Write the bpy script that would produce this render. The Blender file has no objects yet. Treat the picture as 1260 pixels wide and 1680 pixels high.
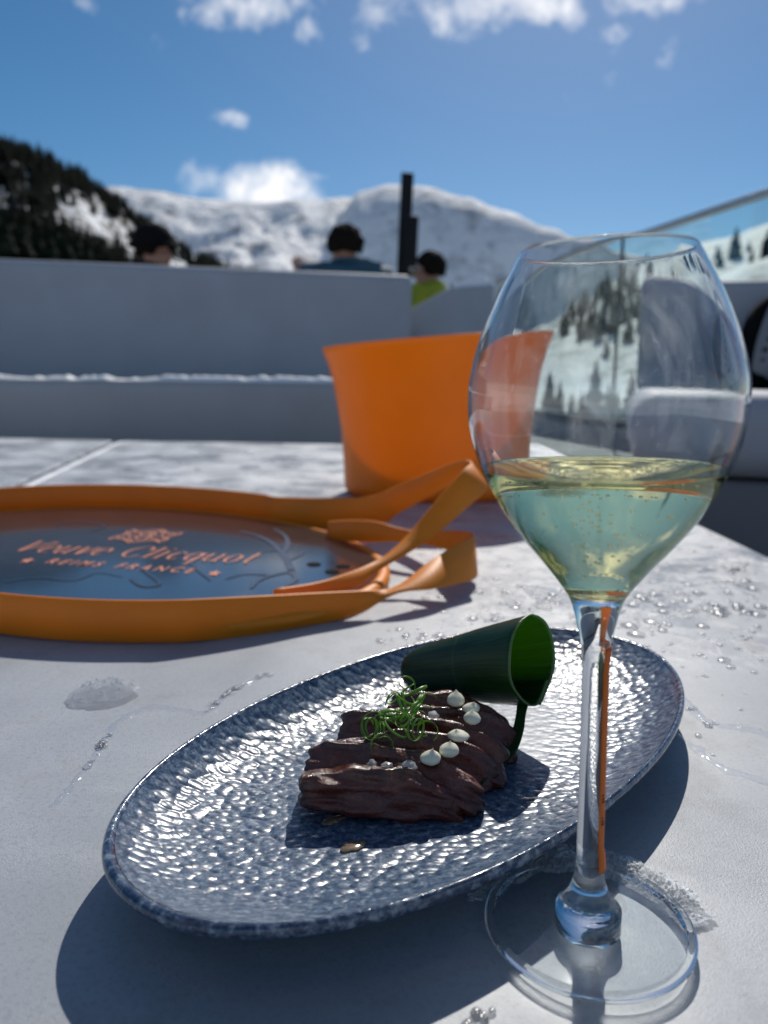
import bpy, bmesh, math, random
from math import sin, cos, pi, radians, sqrt, tan, atan2, exp
from mathutils import Vector, Matrix, noise
random.seed(7)
C = bpy.context.scene
COL = C.collection

# ------------------------------------------------------------------ camera
CAM_H = .186; PITCH = radians(10); ROLL = radians(.8)
PW, PH, PF = 1260, 1680, 1250.0
_f = Vector((0, cos(PITCH), -sin(PITCH))); _r0 = Vector((1, 0, 0)); _u0 = _r0.cross(_f)
_r = cos(ROLL)*_r0 + sin(ROLL)*_u0; _u = -sin(ROLL)*_r0 + cos(ROLL)*_u0
cd = bpy.data.cameras.new('camera'); cam = bpy.data.objects.new('camera', cd); COL.objects.link(cam)
m3 = Matrix((_r, _u, -_f)).transposed()
cam.matrix_world = Matrix.Translation((0, 0, CAM_H)) @ m3.to_4x4()
cd.sensor_width = 36; cd.lens = PF/PH*36; cd.clip_start = .02; cd.clip_end = 30000
cd.dof.use_dof = True; cd.dof.focus_distance = .315; cd.dof.aperture_fstop = 9.0
C.camera = cam

def ray(px, py): return _f + _r*((px-PW/2)/PF) - _u*((py-PH/2)/PF)
def at(px, py, y=None, z=None):
    """a point of the place that the photograph shows at (px,py), at depth y or height z"""
    d = ray(px, py); s = (z-CAM_H)/d.z if z is not None else y/d.y
    return Vector((0, 0, CAM_H)) + d*s
def aim(px, py):
    d = ray(px, py).normalized()
    return atan2(d.x, d.y), math.asin(d.z)

# ------------------------------------------------------------------ light
SUN_EL, SUN_AZ = radians(41), radians(13)
sd = bpy.data.lights.new('sun', 'SUN'); sun = bpy.data.objects.new('sun', sd); COL.objects.link(sun)
sd.energy = 4.5; sd.angle = radians(.53); sd.color = (1, .95, .87)
sdir = Vector((sin(SUN_AZ)*cos(SUN_EL), cos(SUN_AZ)*cos(SUN_EL), sin(SUN_EL)))
sun.rotation_euler = sdir.to_track_quat('Z', 'Y').to_euler(); sun.location = (0, 0, 20)
C.view_settings.view_transform = 'Standard'; C.view_settings.look = 'None'
C.view_settings.exposure = -.22; C.view_settings.gamma = 1
C.cycles.max_bounces = 20; C.cycles.transmission_bounces = 16; C.cycles.transparent_max_bounces = 24
C.cycles.glossy_bounces = 6
C.cycles.sample_clamp_indirect = 6

# ------------------------------------------------------------------ node helper
class NT:
    def __init__(s, tree): s.t = tree; s.t.nodes.clear()
    def n(s, typ, _out=None, **kw):
        nd = s.t.nodes.new(typ)
        ins = kw.pop('ins', {})
        for k, v in kw.items(): setattr(nd, k, v)
        for k, v in ins.items(): s.set(nd, k, v)
        return nd
    def set(s, nd, k, v):
        if isinstance(v, bpy.types.NodeSocket): s.t.links.new(v, nd.inputs[k])
        elif isinstance(v, bpy.types.Node): s.t.links.new(v.outputs[0], nd.inputs[k])
        else:
            try: nd.inputs[k].default_value = v
            except TypeError: nd.inputs[k].default_value = (*v, 1)
            except ValueError: nd.inputs[k].default_value = (*v, 1)
    def math(s, op, a, b=0.0, c=None, clamp=False):
        nd = s.n('ShaderNodeMath', operation=op, use_clamp=clamp); s.set(nd, 0, a); s.set(nd, 1, b)
        if c is not None: s.set(nd, 2, c)
        return nd.outputs[0]
    def dot(s, a, b):
        nd = s.n('ShaderNodeVectorMath', operation='DOT_PRODUCT'); s.set(nd, 0, a); s.set(nd, 1, b)
        return nd.outputs['Value']
    def ramp(s, fac, stops, interp='LINEAR'):
        nd = s.n('ShaderNodeValToRGB'); cr = nd.color_ramp; cr.interpolation = interp
        while len(cr.elements) < len(stops): cr.elements.new(.5)
        for e, (p, c) in zip(cr.elements, stops):
            e.position = p; e.color = (*c, 1) if not isinstance(c, (int, float)) else (c, c, c, 1)
        s.set(nd, 0, fac); return nd.outputs[0]
    def mix(s, fac, a, b):
        nd = s.n('ShaderNodeMix', data_type='RGBA'); s.set(nd, 0, fac); s.set(nd, 6, a); s.set(nd, 7, b); return nd.outputs[2]
    def noise(s, vec, scale, detail=4, rough=.5, dist=0.):
        return s.n('ShaderNodeTexNoise', ins={'Vector': vec, 'Scale': scale, 'Detail': detail, 'Roughness': rough, 'Distortion': dist}).outputs[0]
    def bump(s, h, strength=.5, dist=.001, normal=None):
        nd = s.n('ShaderNodeBump', ins={'Height': h, 'Strength': strength, 'Distance': dist})
        if normal is not None: s.set(nd, 'Normal', normal)
        return nd.outputs[0]
    def mapping(s, vec, scale=(1, 1, 1), rot=(0, 0, 0)):
        nd = s.n('ShaderNodeMapping'); s.set(nd, 'Vector', vec); nd.inputs['Scale'].default_value = scale; nd.inputs['Rotation'].default_value = rot
        return nd.outputs[0]

# ------------------------------------------------------------------ sky: Nishita + clouds laid out by direction
w = bpy.data.worlds.new('World'); C.world = w; w.use_nodes = True
T = NT(w.node_tree)
sky = T.n('ShaderNodeTexSky', sky_type='NISHITA', sun_disc=False, sun_elevation=SUN_EL, sun_rotation=SUN_AZ, altitude=1900, air_density=1.0, dust_density=1.3, ozone_density=2.2)
tc = T.n('ShaderNodeTexCoord').outputs['Generated']
vm = T.n('ShaderNodeVectorMath', operation='NORMALIZE'); T.set(vm, 0, tc); dvec = vm.outputs[0]
n1 = T.noise(dvec, 9, 7, .6, .3); n2 = T.noise(dvec, 30, 5, .6)
nn = T.math('ADD', T.math('MULTIPLY', T.math('SUBTRACT', n1, .5), 6.0), T.math('MULTIPLY', T.math('SUBTRACT', n2, .5), 3.4))
CL = [(395, 312, 125, 42, 1.1, 0), (350, 310, 70, 36, .6, 0), (455, 302, 60, 30, .5, 0), (372, 197, 40, 18, .5, 0), (320, 185, 30, 22, -.2, 0), (262, 75, 30, 22, .2, 0), (110, 158, 26, 14, -.2, 0),
      (330, 15, 60, 30, .3, 0), (415, 10, 60, 34, .6, 0), (505, 55, 34, 26, .1, 0), (600, 70, 34, 28, .1, 0), (527, 130, 20, 14, 0, 0), (630, 112, 26, 18, -.1, 0), (635, 5, 60, 44, .6, 0),
      (790, 10, 90, 46, .9, 0), (900, 5, 80, 36, .7, 0), (1010, 55, 40, 46, .2, 0), (1095, 85, 26, 40, 0, 0), (1005, 125, 28, 24, -.1, 0), (930, 158, 16, 14, -.1, 0), (1050, 5, 80, 26, .4, 0), (800, -40, 170, 60, .9, 0), (640, -30, 60, 50, .4, 0), (1030, -20, 90, 50, .3, 0), (390, -40, 150, 50, .5, 0), (524, 292, 24, 14, .1, 0), (150, 0, 40, 20, 0, 0)]
tot = None
for (px, py, wx, wy, b, _) in CL:
    c = ray(px, py).normalized(); a = c.cross(Vector((0, 0, 1))).normalized(); e = a.cross(c)
    ux = T.math('MULTIPLY', T.dot(dvec, tuple(a)), PF/wx); uy = T.math('MULTIPLY', T.dot(dvec, tuple(e)), PF/wy)
    d2 = T.math('ADD', T.math('MULTIPLY', ux, ux), T.math('MULTIPLY', uy, uy))
    front = T.math('MULTIPLY', T.math('LESS_THAN', T.dot(dvec, tuple(c)), 0), -50)
    v = T.math('ADD', T.math('SUBTRACT', b, T.math('MULTIPLY', d2, 1.3)), front)
    tot = v if tot is None else T.math('MAXIMUM', tot, v)
# unseen cloud overhead and behind the camera, added to lift the shadow fill
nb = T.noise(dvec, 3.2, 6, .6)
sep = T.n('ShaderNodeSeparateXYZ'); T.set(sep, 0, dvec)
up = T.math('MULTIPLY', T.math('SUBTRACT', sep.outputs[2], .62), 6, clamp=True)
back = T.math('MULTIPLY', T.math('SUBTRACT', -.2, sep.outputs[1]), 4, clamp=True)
fill_cloud = T.math('SUBTRACT', T.math('MULTIPLY', T.math('MULTIPLY', T.math('MAXIMUM', up, back), T.math('SUBTRACT', nb, .45)), 9), .9)
msk = T.math('MULTIPLY', T.math('ADD', T.math('MAXIMUM', T.math('ADD', tot, nn), fill_cloud), .42), .5, clamp=True)
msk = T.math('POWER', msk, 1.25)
hs = T.n('ShaderNodeHueSaturation', ins={'Hue': .494, 'Saturation': 1.32, 'Value': 1.0, 'Color': sky.outputs[0]})
cl = T.mix(T.math('MULTIPLY', msk, .95), hs.outputs[0], (14., 14., 14.2))
bg = T.n('ShaderNodeBackground', ins={'Color': cl, 'Strength': .09})
out = T.n('ShaderNodeOutputWorld'); T.t.links.new(bg.outputs[0], out.inputs[0])

# ------------------------------------------------------------------ materials
def mat(name): 
    m = bpy.data.materials.new(name); m.use_nodes = True
    return m, NT(m.node_tree)
def fin(t, shader, disp=None):
    o = t.n('ShaderNodeOutputMaterial'); t.set(o, 0, shader)
def prin(t, **k):
    ins = {kk.replace('_', ' '): v for kk, v in k.items()}
    return t.n('ShaderNodeBsdfPrincipled', ins=ins).outputs[0]
def obj_co(t): return t.n('ShaderNodeTexCoord').outputs['Object']
def simple(name, col, rough=.5, var=.12, scale=20, bscale=200, bump=.15, bdist=.001, **k):
    m, t = mat(name); co = obj_co(t)
    nz = t.noise(co, scale, 5)
    dark = tuple(c*(1-var) for c in col); light = tuple(min(1, c*(1+var)) for c in col)
    c = t.ramp(nz, [(.3, dark), (.7, light)])
    b = t.bump(t.noise(co, bscale, 4), bump, bdist)
    fin(t, prin(t, Base_Color=c, Roughness=rough, Normal=b, **k)); return m
def translucent(name, col, tcol, frac, rough=.4, var=.1, scale=15, bscale=150, bump=.1):
    m, t = mat(name); co = obj_co(t); nz = t.noise(co, scale, 4)
    c = t.ramp(nz, [(.3, tuple(x*(1-var) for x in col)), (.7, tuple(x*(1+var) for x in col))])
    b = t.bump(t.noise(co, bscale, 3), bump, .0005)
    p = prin(t, Base_Color=c, Roughness=rough, Normal=b)
    tr = t.n('ShaderNodeBsdfTranslucent', ins={'Color': tcol}).outputs[0]
    mx = t.n('ShaderNodeMixShader', ins={0: frac, 1: p, 2: tr}).outputs[0]
    fin(t, mx); return m
def both_sides(t, ior):
    bf = t.n('ShaderNodeNewGeometry').outputs['Backfacing']
    return t.n('ShaderNodeFresnel', ins={'IOR': t.math('ADD', ior, t.math('MULTIPLY', bf, 1/ior-ior))}).outputs[0]
def water_mat(name, tint=(.97, .98, 1), rough=.03, ior=1.33):
    m, t = mat(name)
    tr = t.n('ShaderNodeBsdfTransparent', ins={'Color': tint}).outputs[0]
    gl = t.n('ShaderNodeBsdfGlossy', ins={'Color': (1, 1, 1, 1), 'Roughness': rough}).outputs[0]
    fr = both_sides(t, ior)
    fin(t, t.n('ShaderNodeMixShader', ins={0: fr, 1: tr, 2: gl}).outputs[0]); return m

M = {}
def build_mats():
    # table: pale stone-look laminate, damp
    m, t = mat('table_stone'); co = obj_co(t)
    big = t.noise(co, 5, 6, .6, .4); mid = t.noise(co, 28, 6, .65); fine = t.noise(co, 420, 3, .7)
    c = t.ramp(big, [(.3, (.265, .29, .325)), (.5, (.345, .372, .41)), (.72, (.44, .465, .5))])
    c = t.mix(t.ramp(mid, [(.55, 0.), (.78, .55)]), c, (.25, .225, .215))
    c = t.mix(t.ramp(fine, [(.35, .35), (.5, 0.)]), c, (.18, .185, .2))
    sp = t.n('ShaderNodeSeparateXYZ', ins={0: co})
    far = t.math('MULTIPLY', t.math('SUBTRACT', sp.outputs[1], -.42), 2.0, clamp=True)
    frn = t.noise(co, 9, 7, .68, .6)
    fro = t.math('MULTIPLY', t.ramp(frn, [(.42, 0.), (.62, 1.)]), far)
    rgt = t.math('MULTIPLY', t.math('MULTIPLY', t.math('SUBTRACT', sp.outputs[0], -.02), 9, clamp=True), t.math('MULTIPLY', t.math('SUBTRACT', sp.outputs[1], -.75), 6, clamp=True))
    slush = t.math('MULTIPLY', t.ramp(t.noise(co, 38, 8, .72, .5), [(.5, 0.), (.62, 1.)]), rgt)
    c = t.mix(t.math('MULTIPLY', t.ramp(t.noise(co, 7, 5, .6, .8), [(.46, 0.), (.56, 1.)]), .22), c, (.24, .255, .285)); c = t.mix(t.math('MULTIPLY', fro, .75), c, (.72, .75, .78)); c = t.mix(t.math('MULTIPLY', slush, .5), c, (.58, .6, .63))
    wet = t.ramp(t.noise(co, 7, 5, .6, .8), [(.46, 0.), (.56, 1.)])
    ro = t.math('SUBTRACT', t.math('ADD', .52, t.math('MULTIPLY', t.math('SUBTRACT', mid, .5), .3)), t.math('MULTIPLY', t.math('MULTIPLY', wet, .24), t.math('ADD', .12, t.math('MULTIPLY', t.math('MAXIMUM', far, rgt), .95))))
    h1 = t.noise(co, 1050, 2, .7); h2 = t.noise(co, 45, 7, .7, .4)
    b = t.bump(h1, t.math('SUBTRACT', .5, t.math('MULTIPLY', wet, .3)), .0005); b = t.bump(t.math('MULTIPLY', h2, t.math('ADD', .06, t.math('MULTIPLY', t.math('MAXIMUM', slush, fro), .6))), .4, .005, b)
    fin(t, prin(t, Base_Color=c, Roughness=ro, Normal=b, Specular_IOR_Level=.5)); M['stone'] = m
    M['tray_orange'] = translucent('orange_silicone', (.86, .265, .006), (.95, .25, .005), .15, .5, .06)
    M['bucket'] = translucent('orange_acrylic', (.84, .30, .008), (1., .42, .004), .36, .3, .05)
    # plate glaze
    m, t = mat('blue_reactive_glaze'); co = obj_co(t)
    s1 = t.noise(co, 330, 3, .65, .3); s2 = t.noise(co, 900, 2, .6)
    s = t.math('ADD', t.math('MULTIPLY', s1, .65), t.math('MULTIPLY', s2, .35))
    c = t.ramp(s, [(.34, (.012, .026, .06)), (.45, (.042, .074, .13)), (.55, (.105, .148, .215)), (.68, (.32, .365, .41))])
    vo = t.n('ShaderNodeTexVoronoi', feature='SMOOTH_F1', ins={'Vector': t.n('ShaderNodeUVMap').outputs[0], 'Scale': 1., 'Smoothness': .5, 'Randomness': .9}).outputs['Distance']
    uvn = t.noise(co, 120, 3, .6)
    sc = t.n('ShaderNodeAttribute', attribute_name='hammer').outputs['Fac']
    h = t.math('MULTIPLY', t.math('SUBTRACT', t.math('MULTIPLY', uvn, .25), t.math('MULTIPLY', vo, vo)), sc)
    b = t.bump(h, 1., .0010); b = t.bump(t.noise(co, 500, 2), .06, .0004, b)
    fin(t, prin(t, Base_Color=c, Roughness=.29, Normal=b, Specular_IOR_Level=.42, Coat_Weight=.1, Coat_Roughness=.25, Coat_Normal=b)); M['glaze'] = m
    m, t = mat('rim_glaze'); co = obj_co(t)
    s = t.noise(co, 260, 4, .7)
    c = t.ramp(s, [(.36, (.012, .024, .055)), (.50, (.045, .07, .125)), (.66, (.26, .30, .35))])
    b = t.bump(t.noise(co, 240, 3), .4, .0012)
    fin(t, prin(t, Base_Color=c, Roughness=.16, Normal=b, Coat_Weight=.5)); M['rim'] = m
    # glass
    m, t = mat('clear_glass'); co = obj_co(t)
    n = t.noise(co, 130, 3); b = t.bump(n, .02, .0005)
    g_ = t.n('ShaderNodeBsdfGlass', ins={'Color': (.985, .99, .99, 1), 'Roughness': 0., 'IOR': 1.5, 'Normal': b}).outputs[0]; M['glass'] = m
    fin(t, g_)
    m, t = mat('smeared_glass'); co = obj_co(t)
    n = t.noise(co, 130, 3); b = t.bump(n, .02, .0005)
    g_ = t.n('ShaderNodeBsdfGlass', ins={'Color': (.985, .99, .99, 1), 'Roughness': 0., 'IOR': 1.5, 'Normal': b}).outputs[0]
    sm = t.noise(t.mapping(co, (110, 110, 14)), 1, 5, .65, .6); sp2 = t.noise(co, 240, 4, .7)
    f_ = t.math('ADD', t.ramp(sm, [(.48, 0.), (.8, .17)]), t.ramp(sp2, [(.6, 0.), (.74, .14)]))
    df = t.n('ShaderNodeBsdfTranslucent', ins={'Color': (.75, .8, .85, 1)}).outputs[0]
    fin(t, t.n('ShaderNodeMixShader', ins={0: f_, 1: g_, 2: df}).outputs[0]); M['smeared'] = m
    m, t = mat('sparkling_wine')
    fin(t, t.n('ShaderNodeBsdfGlass', ins={'Color': (1., .965, .70, 1), 'Roughness': 0., 'IOR': 1.34}).outputs[0]); M['wine'] = m
    m, t = mat('gas_bubble')
    fin(t, t.n('ShaderNodeBsdfGlass', ins={'Color': (1, 1, .95, 1), 'Roughness': 0., 'IOR': .86}).outputs[0]); M['bubble'] = m
    M['water'] = water_mat('water_film'); M['thin_glass'] = water_mat('thin_clear_glass', (.94, .96, .965), .02, 1.6)
    m, t = mat('balustrade_glass')
    tr = t.n('ShaderNodeBsdfTransparent', ins={'Color': (.90, .955, .93, 1)}).outputs[0]
    gl = t.n('ShaderNodeBsdfGlossy', ins={'Color': (.9, 1, .97, 1), 'Roughness': .01}).outputs[0]
    fr = both_sides(t, 1.5)
    fin(t, t.n('ShaderNodeMixShader', ins={0: fr, 1: tr, 2: gl}).outputs[0]); M['pane'] = m
    M['upholstery'] = simple('pale_upholstery', (.335, .36, .405), .62, .05, 6, 300, .12)
    M['upholstery_seat'] = simple('pale_seat_fabric', (.40, .40, .415), .62, .06, 6, 300, .12)
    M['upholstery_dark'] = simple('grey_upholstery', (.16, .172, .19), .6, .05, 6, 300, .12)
    M['metal_dark'] = simple('dark_painted_metal', (.008, .009, .011), .6, .1, Specular_IOR_Level=.25)
    M['steel'] = simple('brushed_steel', (.45, .45, .44), .3, .08, 30, 300, .1, Metallic=.9)
    M['floor'] = simple('terrace_boards', (.2, .2, .2), .7, .2, 3)
    # snow
    m, t = mat('snow'); co = obj_co(t); geo = t.n('ShaderNodeNewGeometry')
    n = t.noise(co, .05, 8, .6); n2 = t.noise(co, .35, 5)
    c = t.ramp(n, [(.3, (.74, .78, .84)), (.7, (.86, .88, .9))])
    b = t.bump(n2, .3, .6)
    fin(t, prin(t, Base_Color=c, Roughness=.75, Normal=b)); M['snow'] = m
    m, t = mat('mountain_snow'); co = obj_co(t); geo = t.n('ShaderNodeNewGeometry')
    st = t.mapping(co, (1, 1, .45))
    n = t.noise(st, .009, 9, .62, .4); n3 = t.noise(co, .035, 5, .65)
    k = t.math('ADD', t.math('MULTIPLY', n, .6), t.math('MULTIPLY', n3, .4))
    c = t.ramp(k, [(.50, (.78, .80, .83)), (.58, (.46, .47, .49)), (.66, (.08, .08, .09))])
    b = t.bump(t.noise(co, .012, 8, .62), .8, 26.)
    fin(t, prin(t, Base_Color=c, Roughness=.75, Normal=b)); M['mountain'] = m
    m, t = mat('snow_and_brush'); co = obj_co(t)
    k = t.math('ADD', t.math('MULTIPLY', t.noise(co, .03, 6, .6), .5), t.math('MULTIPLY', t.noise(co, .16, 6, .7), .5))
    c = t.ramp(k, [(.47, (.72, .75, .79)), (.51, (.25, .26, .26)), (.56, (.03, .034, .03))])
    fin(t, prin(t, Base_Color=c, Roughness=.8)); M['wooded'] = m
    m, t = mat('snowy_hillside'); co = obj_co(t)
    k = t.math('ADD', t.math('MULTIPLY', t.noise(co, .025, 6, .6), .5), t.math('MULTIPLY', t.noise(co, .12, 6, .7), .5))
    c = t.ramp(k, [(.49, (.76, .79, .82)), (.54, (.4, .42, .43)), (.59, (.05, .055, .05))])
    fin(t, prin(t, Base_Color=c, Roughness=.8)); M['hillside'] = m
    M['bark'] = simple('bark', (.045, .03, .02), .85, .3, 8, 40, .5, .01)
    m, t = mat('conifer_needles'); co = obj_co(t); oi = t.n('ShaderNodeObjectInfo')
    n = t.noise(co, 1.3, 4, .6)
    c = t.ramp(n, [(.3, (.004, .007, .005)), (.55, (.009, .015, .009)), (.75, (.02, .026, .014))])
    fin(t, prin(t, Base_Color=c, Roughness=.9, Specular_IOR_Level=.05)); M['needles'] = m
    M['skin'] = simple('skin', (.42, .21, .14), .5, .1, 30, 300, .1, Subsurface_Weight=.1)
    M['hair_dark'] = simple('dark_hair', (.012, .009, .007), .95, .3, 60, 300, .6, Specular_IOR_Level=.1)
    M['black_cloth'] = simple('black_cloth', (.008, .008, .009), .95, .2, 20, 300, .3, Specular_IOR_Level=.1)
    M['teal'] = simple('teal_jacket', (.02, .075, .12), .75, .15, 14, 200, .3)
    M['lime'] = simple('lime_jacket', (.30, .33, .015), .7, .1, 14, 200, .3)
    M['navy_cloth'] = simple('dark_trousers', (.02, .022, .035), .8, .2)
    m, t = mat('glossy_navy_disc'); co = obj_co(t)
    n = t.noise(co, 14, 5)
    c = t.ramp(n, [(.3, (.02, .026, .036)), (.7, (.03, .037, .05))])
    fin(t, prin(t, Base_Color=c, Roughness=.13, Specular_IOR_Level=.65, Coat_Weight=.6, Coat_Roughness=.08)); M['disc'] = m
    M['print_pink'] = simple('rose_print', (.78, .30, .17), .4, .05, 40, 300, .05)
    M['print_blue'] = simple('blue_print', (.025, .05, .10), .35, .1)
    M['print_grey'] = simple('pale_blue_print', (.04, .06, .095), .3, .1)
    # meat
    m, t = mat('roast_meat'); co = obj_co(t)
    at_ = t.n('ShaderNodeAttribute', attribute_name='crust').outputs['Fac']
    n = t.noise(co, 160, 6, .65); fib = t.noise(t.mapping(co, (90, 400, 260)), 1, 5, .6)
    flesh = t.ramp(fib, [(.3, (.085, .013, .006)), (.55, (.13, .024, .012)), (.75, (.21, .055, .03))])
    crust = t.ramp(n, [(.3, (.016, .004, .002)), (.48, (.055, .013, .005)), (.6, (.14, .04, .013)), (.75, (.30, .12, .04))])
    k = t.math('ADD', at_, t.math('MULTIPLY', t.math('SUBTRACT', n, .5), .9), clamp=True)
    c = t.mix(k, flesh, crust)
    b = t.bump(n, .8, .0016); b = t.bump(t.noise(co, 600, 4, .7), .4, .0006, b); b = t.bump(fib, .25, .0005, b)
    ro = t.ramp(t.noise(co, 90, 4), [(.35, .1), (.65, .34)])
    fin(t, prin(t, Base_Color=c, Roughness=ro, Normal=b, Specular_IOR_Level=.6, Coat_Weight=.2, Coat_Roughness=.1, Coat_Normal=b, Subsurface_Weight=.05, Subsurface_Scale=.003)); M['meat'] = m
    M['cream'] = simple('cream', (.72, .71, .56), .35, .05, 200, 500, .08, Subsurface_Weight=.2, Subsurface_Scale=.003)
    M['salt'] = translucent('salt_flake', (.5, .5, .5), (.7, .7, .7), .5, .25)
    # leaf: parallel veins along the UV's v axis
    m, t = mat('glossy_leaf'); uv = t.n('ShaderNodeUVMap').outputs[0]
    su = t.n('ShaderNodeSeparateXYZ', ins={0: uv})
    vn = t.noise(t.mapping(uv, (1.2, 70, 1)), 1, 3, .6)
    c = t.ramp(vn, [(.32, (.008, .030, .012)), (.52, (.012, .042, .015)), (.62, (.02, .062, .022)), (.72, (.012, .042, .015))])
    seam = t.math('LESS_THAN', t.math('ABSOLUTE', t.math('SUBTRACT', su.outputs[0], .56)), .006)
    c = t.mix(t.math('MULTIPLY', seam, .5), c, (.10, .2, .07)); c = t.mix(t.math('MULTIPLY', t.math('GREATER_THAN', su.outputs[0], .988), .7), c, (.22, .34, .12))
    b = t.bump(vn, .35, .001)
    p = prin(t, Base_Color=c, Roughness=.33, Normal=b)
    tl = t.ramp(vn, [(.3, (.13, .33, .012)), (.75, (.26, .5, .03))])
    tr = t.n('ShaderNodeBsdfTranslucent', ins={'Color': tl}).outputs[0]
    fin(t, t.n('ShaderNodeMixShader', ins={0: .36, 1: p, 2: tr}).outputs[0]); M['leaf'] = m
    M['leaf_edge'] = simple('pale_leaf_edge', (.3, .42, .2), .4)
    M['chive'] = translucent('spring_onion', (.17, .34, .05), (.34, .62, .08), .35, .35, .25, 90)
    m, t = mat('slush'); co = obj_co(t)
    v = t.noise(co, 420, 4, .7)
    b = t.bump(v, .9, .0025)
    p = prin(t, Base_Color=(.82, .86, .9), Roughness=.12, Normal=b, Transmission_Weight=.55, IOR=1.25)
    tr = t.n('ShaderNodeBsdfTransparent').outputs[0]
    fin(t, t.n('ShaderNodeMixShader', ins={0: .3, 1: p, 2: tr}).outputs[0]); M['slush'] = m
    m, t = mat('wet_ice'); co = obj_co(t)
    g_ = t.n('ShaderNodeBsdfGlass', ins={'Color': (.95, .97, 1, 1), 'Roughness': .12, 'IOR': 1.31, 'Normal': t.bump(t.noise(co, 500, 4, .7), .7, .002)}).outputs[0]
    df = t.n('ShaderNodeBsdfDiffuse', ins={'Color': (.7, .73, .76, 1)}).outputs[0]
    tr = t.n('ShaderNodeBsdfTransparent').outputs[0]
    mx = t.n('ShaderNodeMixShader', ins={0: .14, 1: g_, 2: df}).outputs[0]
    fin(t, t.n('ShaderNodeMixShader', ins={0: .3, 1: mx, 2: tr}).outputs[0]); M['ice'] = m
    m, t = mat('wet_snow'); co = obj_co(t)
    p = prin(t, Base_Color=(.75, .78, .81), Roughness=.3, Normal=t.bump(t.noise(co, 500, 4, .7), .7, .002))
    tr = t.n('ShaderNodeBsdfTransparent').outputs[0]
    fin(t, t.n('ShaderNodeMixShader', ins={0: t.ramp(t.noise(co, 90, 4), [(.35, .2), (.65, .75)]), 1: p, 2: tr}).outputs[0]); M['wet_snow'] = m
    m, t = mat('fresh_snow'); co = obj_co(t); n = t.noise(co, 90, 6, .6)
    fin(t, prin(t, Base_Color=(.86, .88, .9), Roughness=.6, Normal=t.bump(n, .6, .004), Subsurface_Weight=.1, Subsurface_Scale=.01)); M['fresh_snow'] = m
    m, t = mat('spotted_cloth'); co = obj_co(t)
    v = t.n('ShaderNodeTexVoronoi', ins={'Vector': co, 'Scale': 34, 'Randomness': .25}).outputs['Distance']
    c = t.ramp(v, [(.24, (.03, .035, .04)), (.32, (.2, .21, .22))])
    fin(t, prin(t, Base_Color=c, Roughness=.8)); M['spotted'] = m
build_mats()

# ------------------------------------------------------------------ mesh helpers
def link(name, me, material=None, parent=None, smooth=True):
    o = bpy.data.objects.new(name, me); COL.objects.link(o)
    if material is not None: me.materials.append(material)
    if smooth: me.polygons.foreach_set('use_smooth', [True]*len(me.polygons))
    if parent is not None: o.parent = parent
    return o
def mesh(verts, faces):
    me = bpy.data.meshes.new('mesh'); me.from_pydata([tuple(v) for v in verts], [], faces); me.update(); return me
def from_bm(bm):
    me = bpy.data.meshes.new('mesh'); bm.to_mesh(me); bm.free(); return me
def empty(name, loc=(0, 0, 0), rot=(0, 0, 0)):
    o = bpy.data.objects.new(name, None); COL.objects.link(o); o.location = loc; o.rotation_euler = rot; o.empty_display_size = .05; return o
def tag(o, label=None, cat=None, group=None, kind=None):
    if label: o['label'] = label
    if cat: o['category'] = cat
    if group: o['group'] = group
    if kind: o['kind'] = kind
    return o
def box_bm(bm, c, s, bev=.0, seg=3, rot=None):
    r = bmesh.ops.create_cube(bm, size=1.0)
    vs = r['verts']
    bmesh.ops.scale(bm, vec=s, verts=vs)
    if bev > 0:
        es = list({e for v in vs for e in v.link_edges})
        rb = bmesh.ops.bevel(bm, geom=es, offset=bev, segments=seg, profile=.5, affect='EDGES')
        vs = list({v for f in rb['faces'] for v in f.verts} | {v for v in vs if v.is_valid})
    if rot is not None: bmesh.ops.rotate(bm, cent=(0, 0, 0), matrix=rot, verts=vs)
    bmesh.ops.translate(bm, vec=c, verts=vs)
    return vs
def box(name, c, s, material, parent=None, bev=.0, seg=3, rot=None):
    bm = bmesh.new(); box_bm(bm, c, s, bev, seg, rot); return link(name, from_bm(bm), material, parent, smooth=bev > 0)
def revolve(prof, n=96, closed=False):
    """prof: list of (r,z); open surface of revolution, single vertex where r==0"""
    V = []; F = []; rings = []
    for r, z in prof:
        if r < 1e-9: rings.append([len(V)]); V.append((0, 0, z))
        else:
            rings.append(list(range(len(V), len(V)+n))); V += [(r*cos(2*pi*k/n), r*sin(2*pi*k/n), z) for k in range(n)]
    for a, b in zip(rings[:-1], rings[1:]):
        for k in range(n):
            k2 = (k+1) % n
            if len(a) == 1 and len(b) == 1: continue
            if len(a) == 1: F.append((a[0], b[k2], b[k]))
            elif len(b) == 1: F.append((a[k], a[k2], b[0]))
            else: F.append((a[k], a[k2], b[k2], b[k]))
    return mesh(V, F)
def catmull(P, n):
    P = [Vector(p) for p in P]; P = [2*P[0]-P[1]] + P + [2*P[-1]-P[-2]]; out = []
    m = len(P)-3
    for i in range(m):
        a, b, c, d = P[i:i+4]
        for k in range(n):
            t = k/n; out.append(.5*((2*b)+(c-a)*t+(2*a-5*b+4*c-d)*t*t+(3*b-a-3*c+d)*t**3))
    out.append(P[-2]); return out
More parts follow.
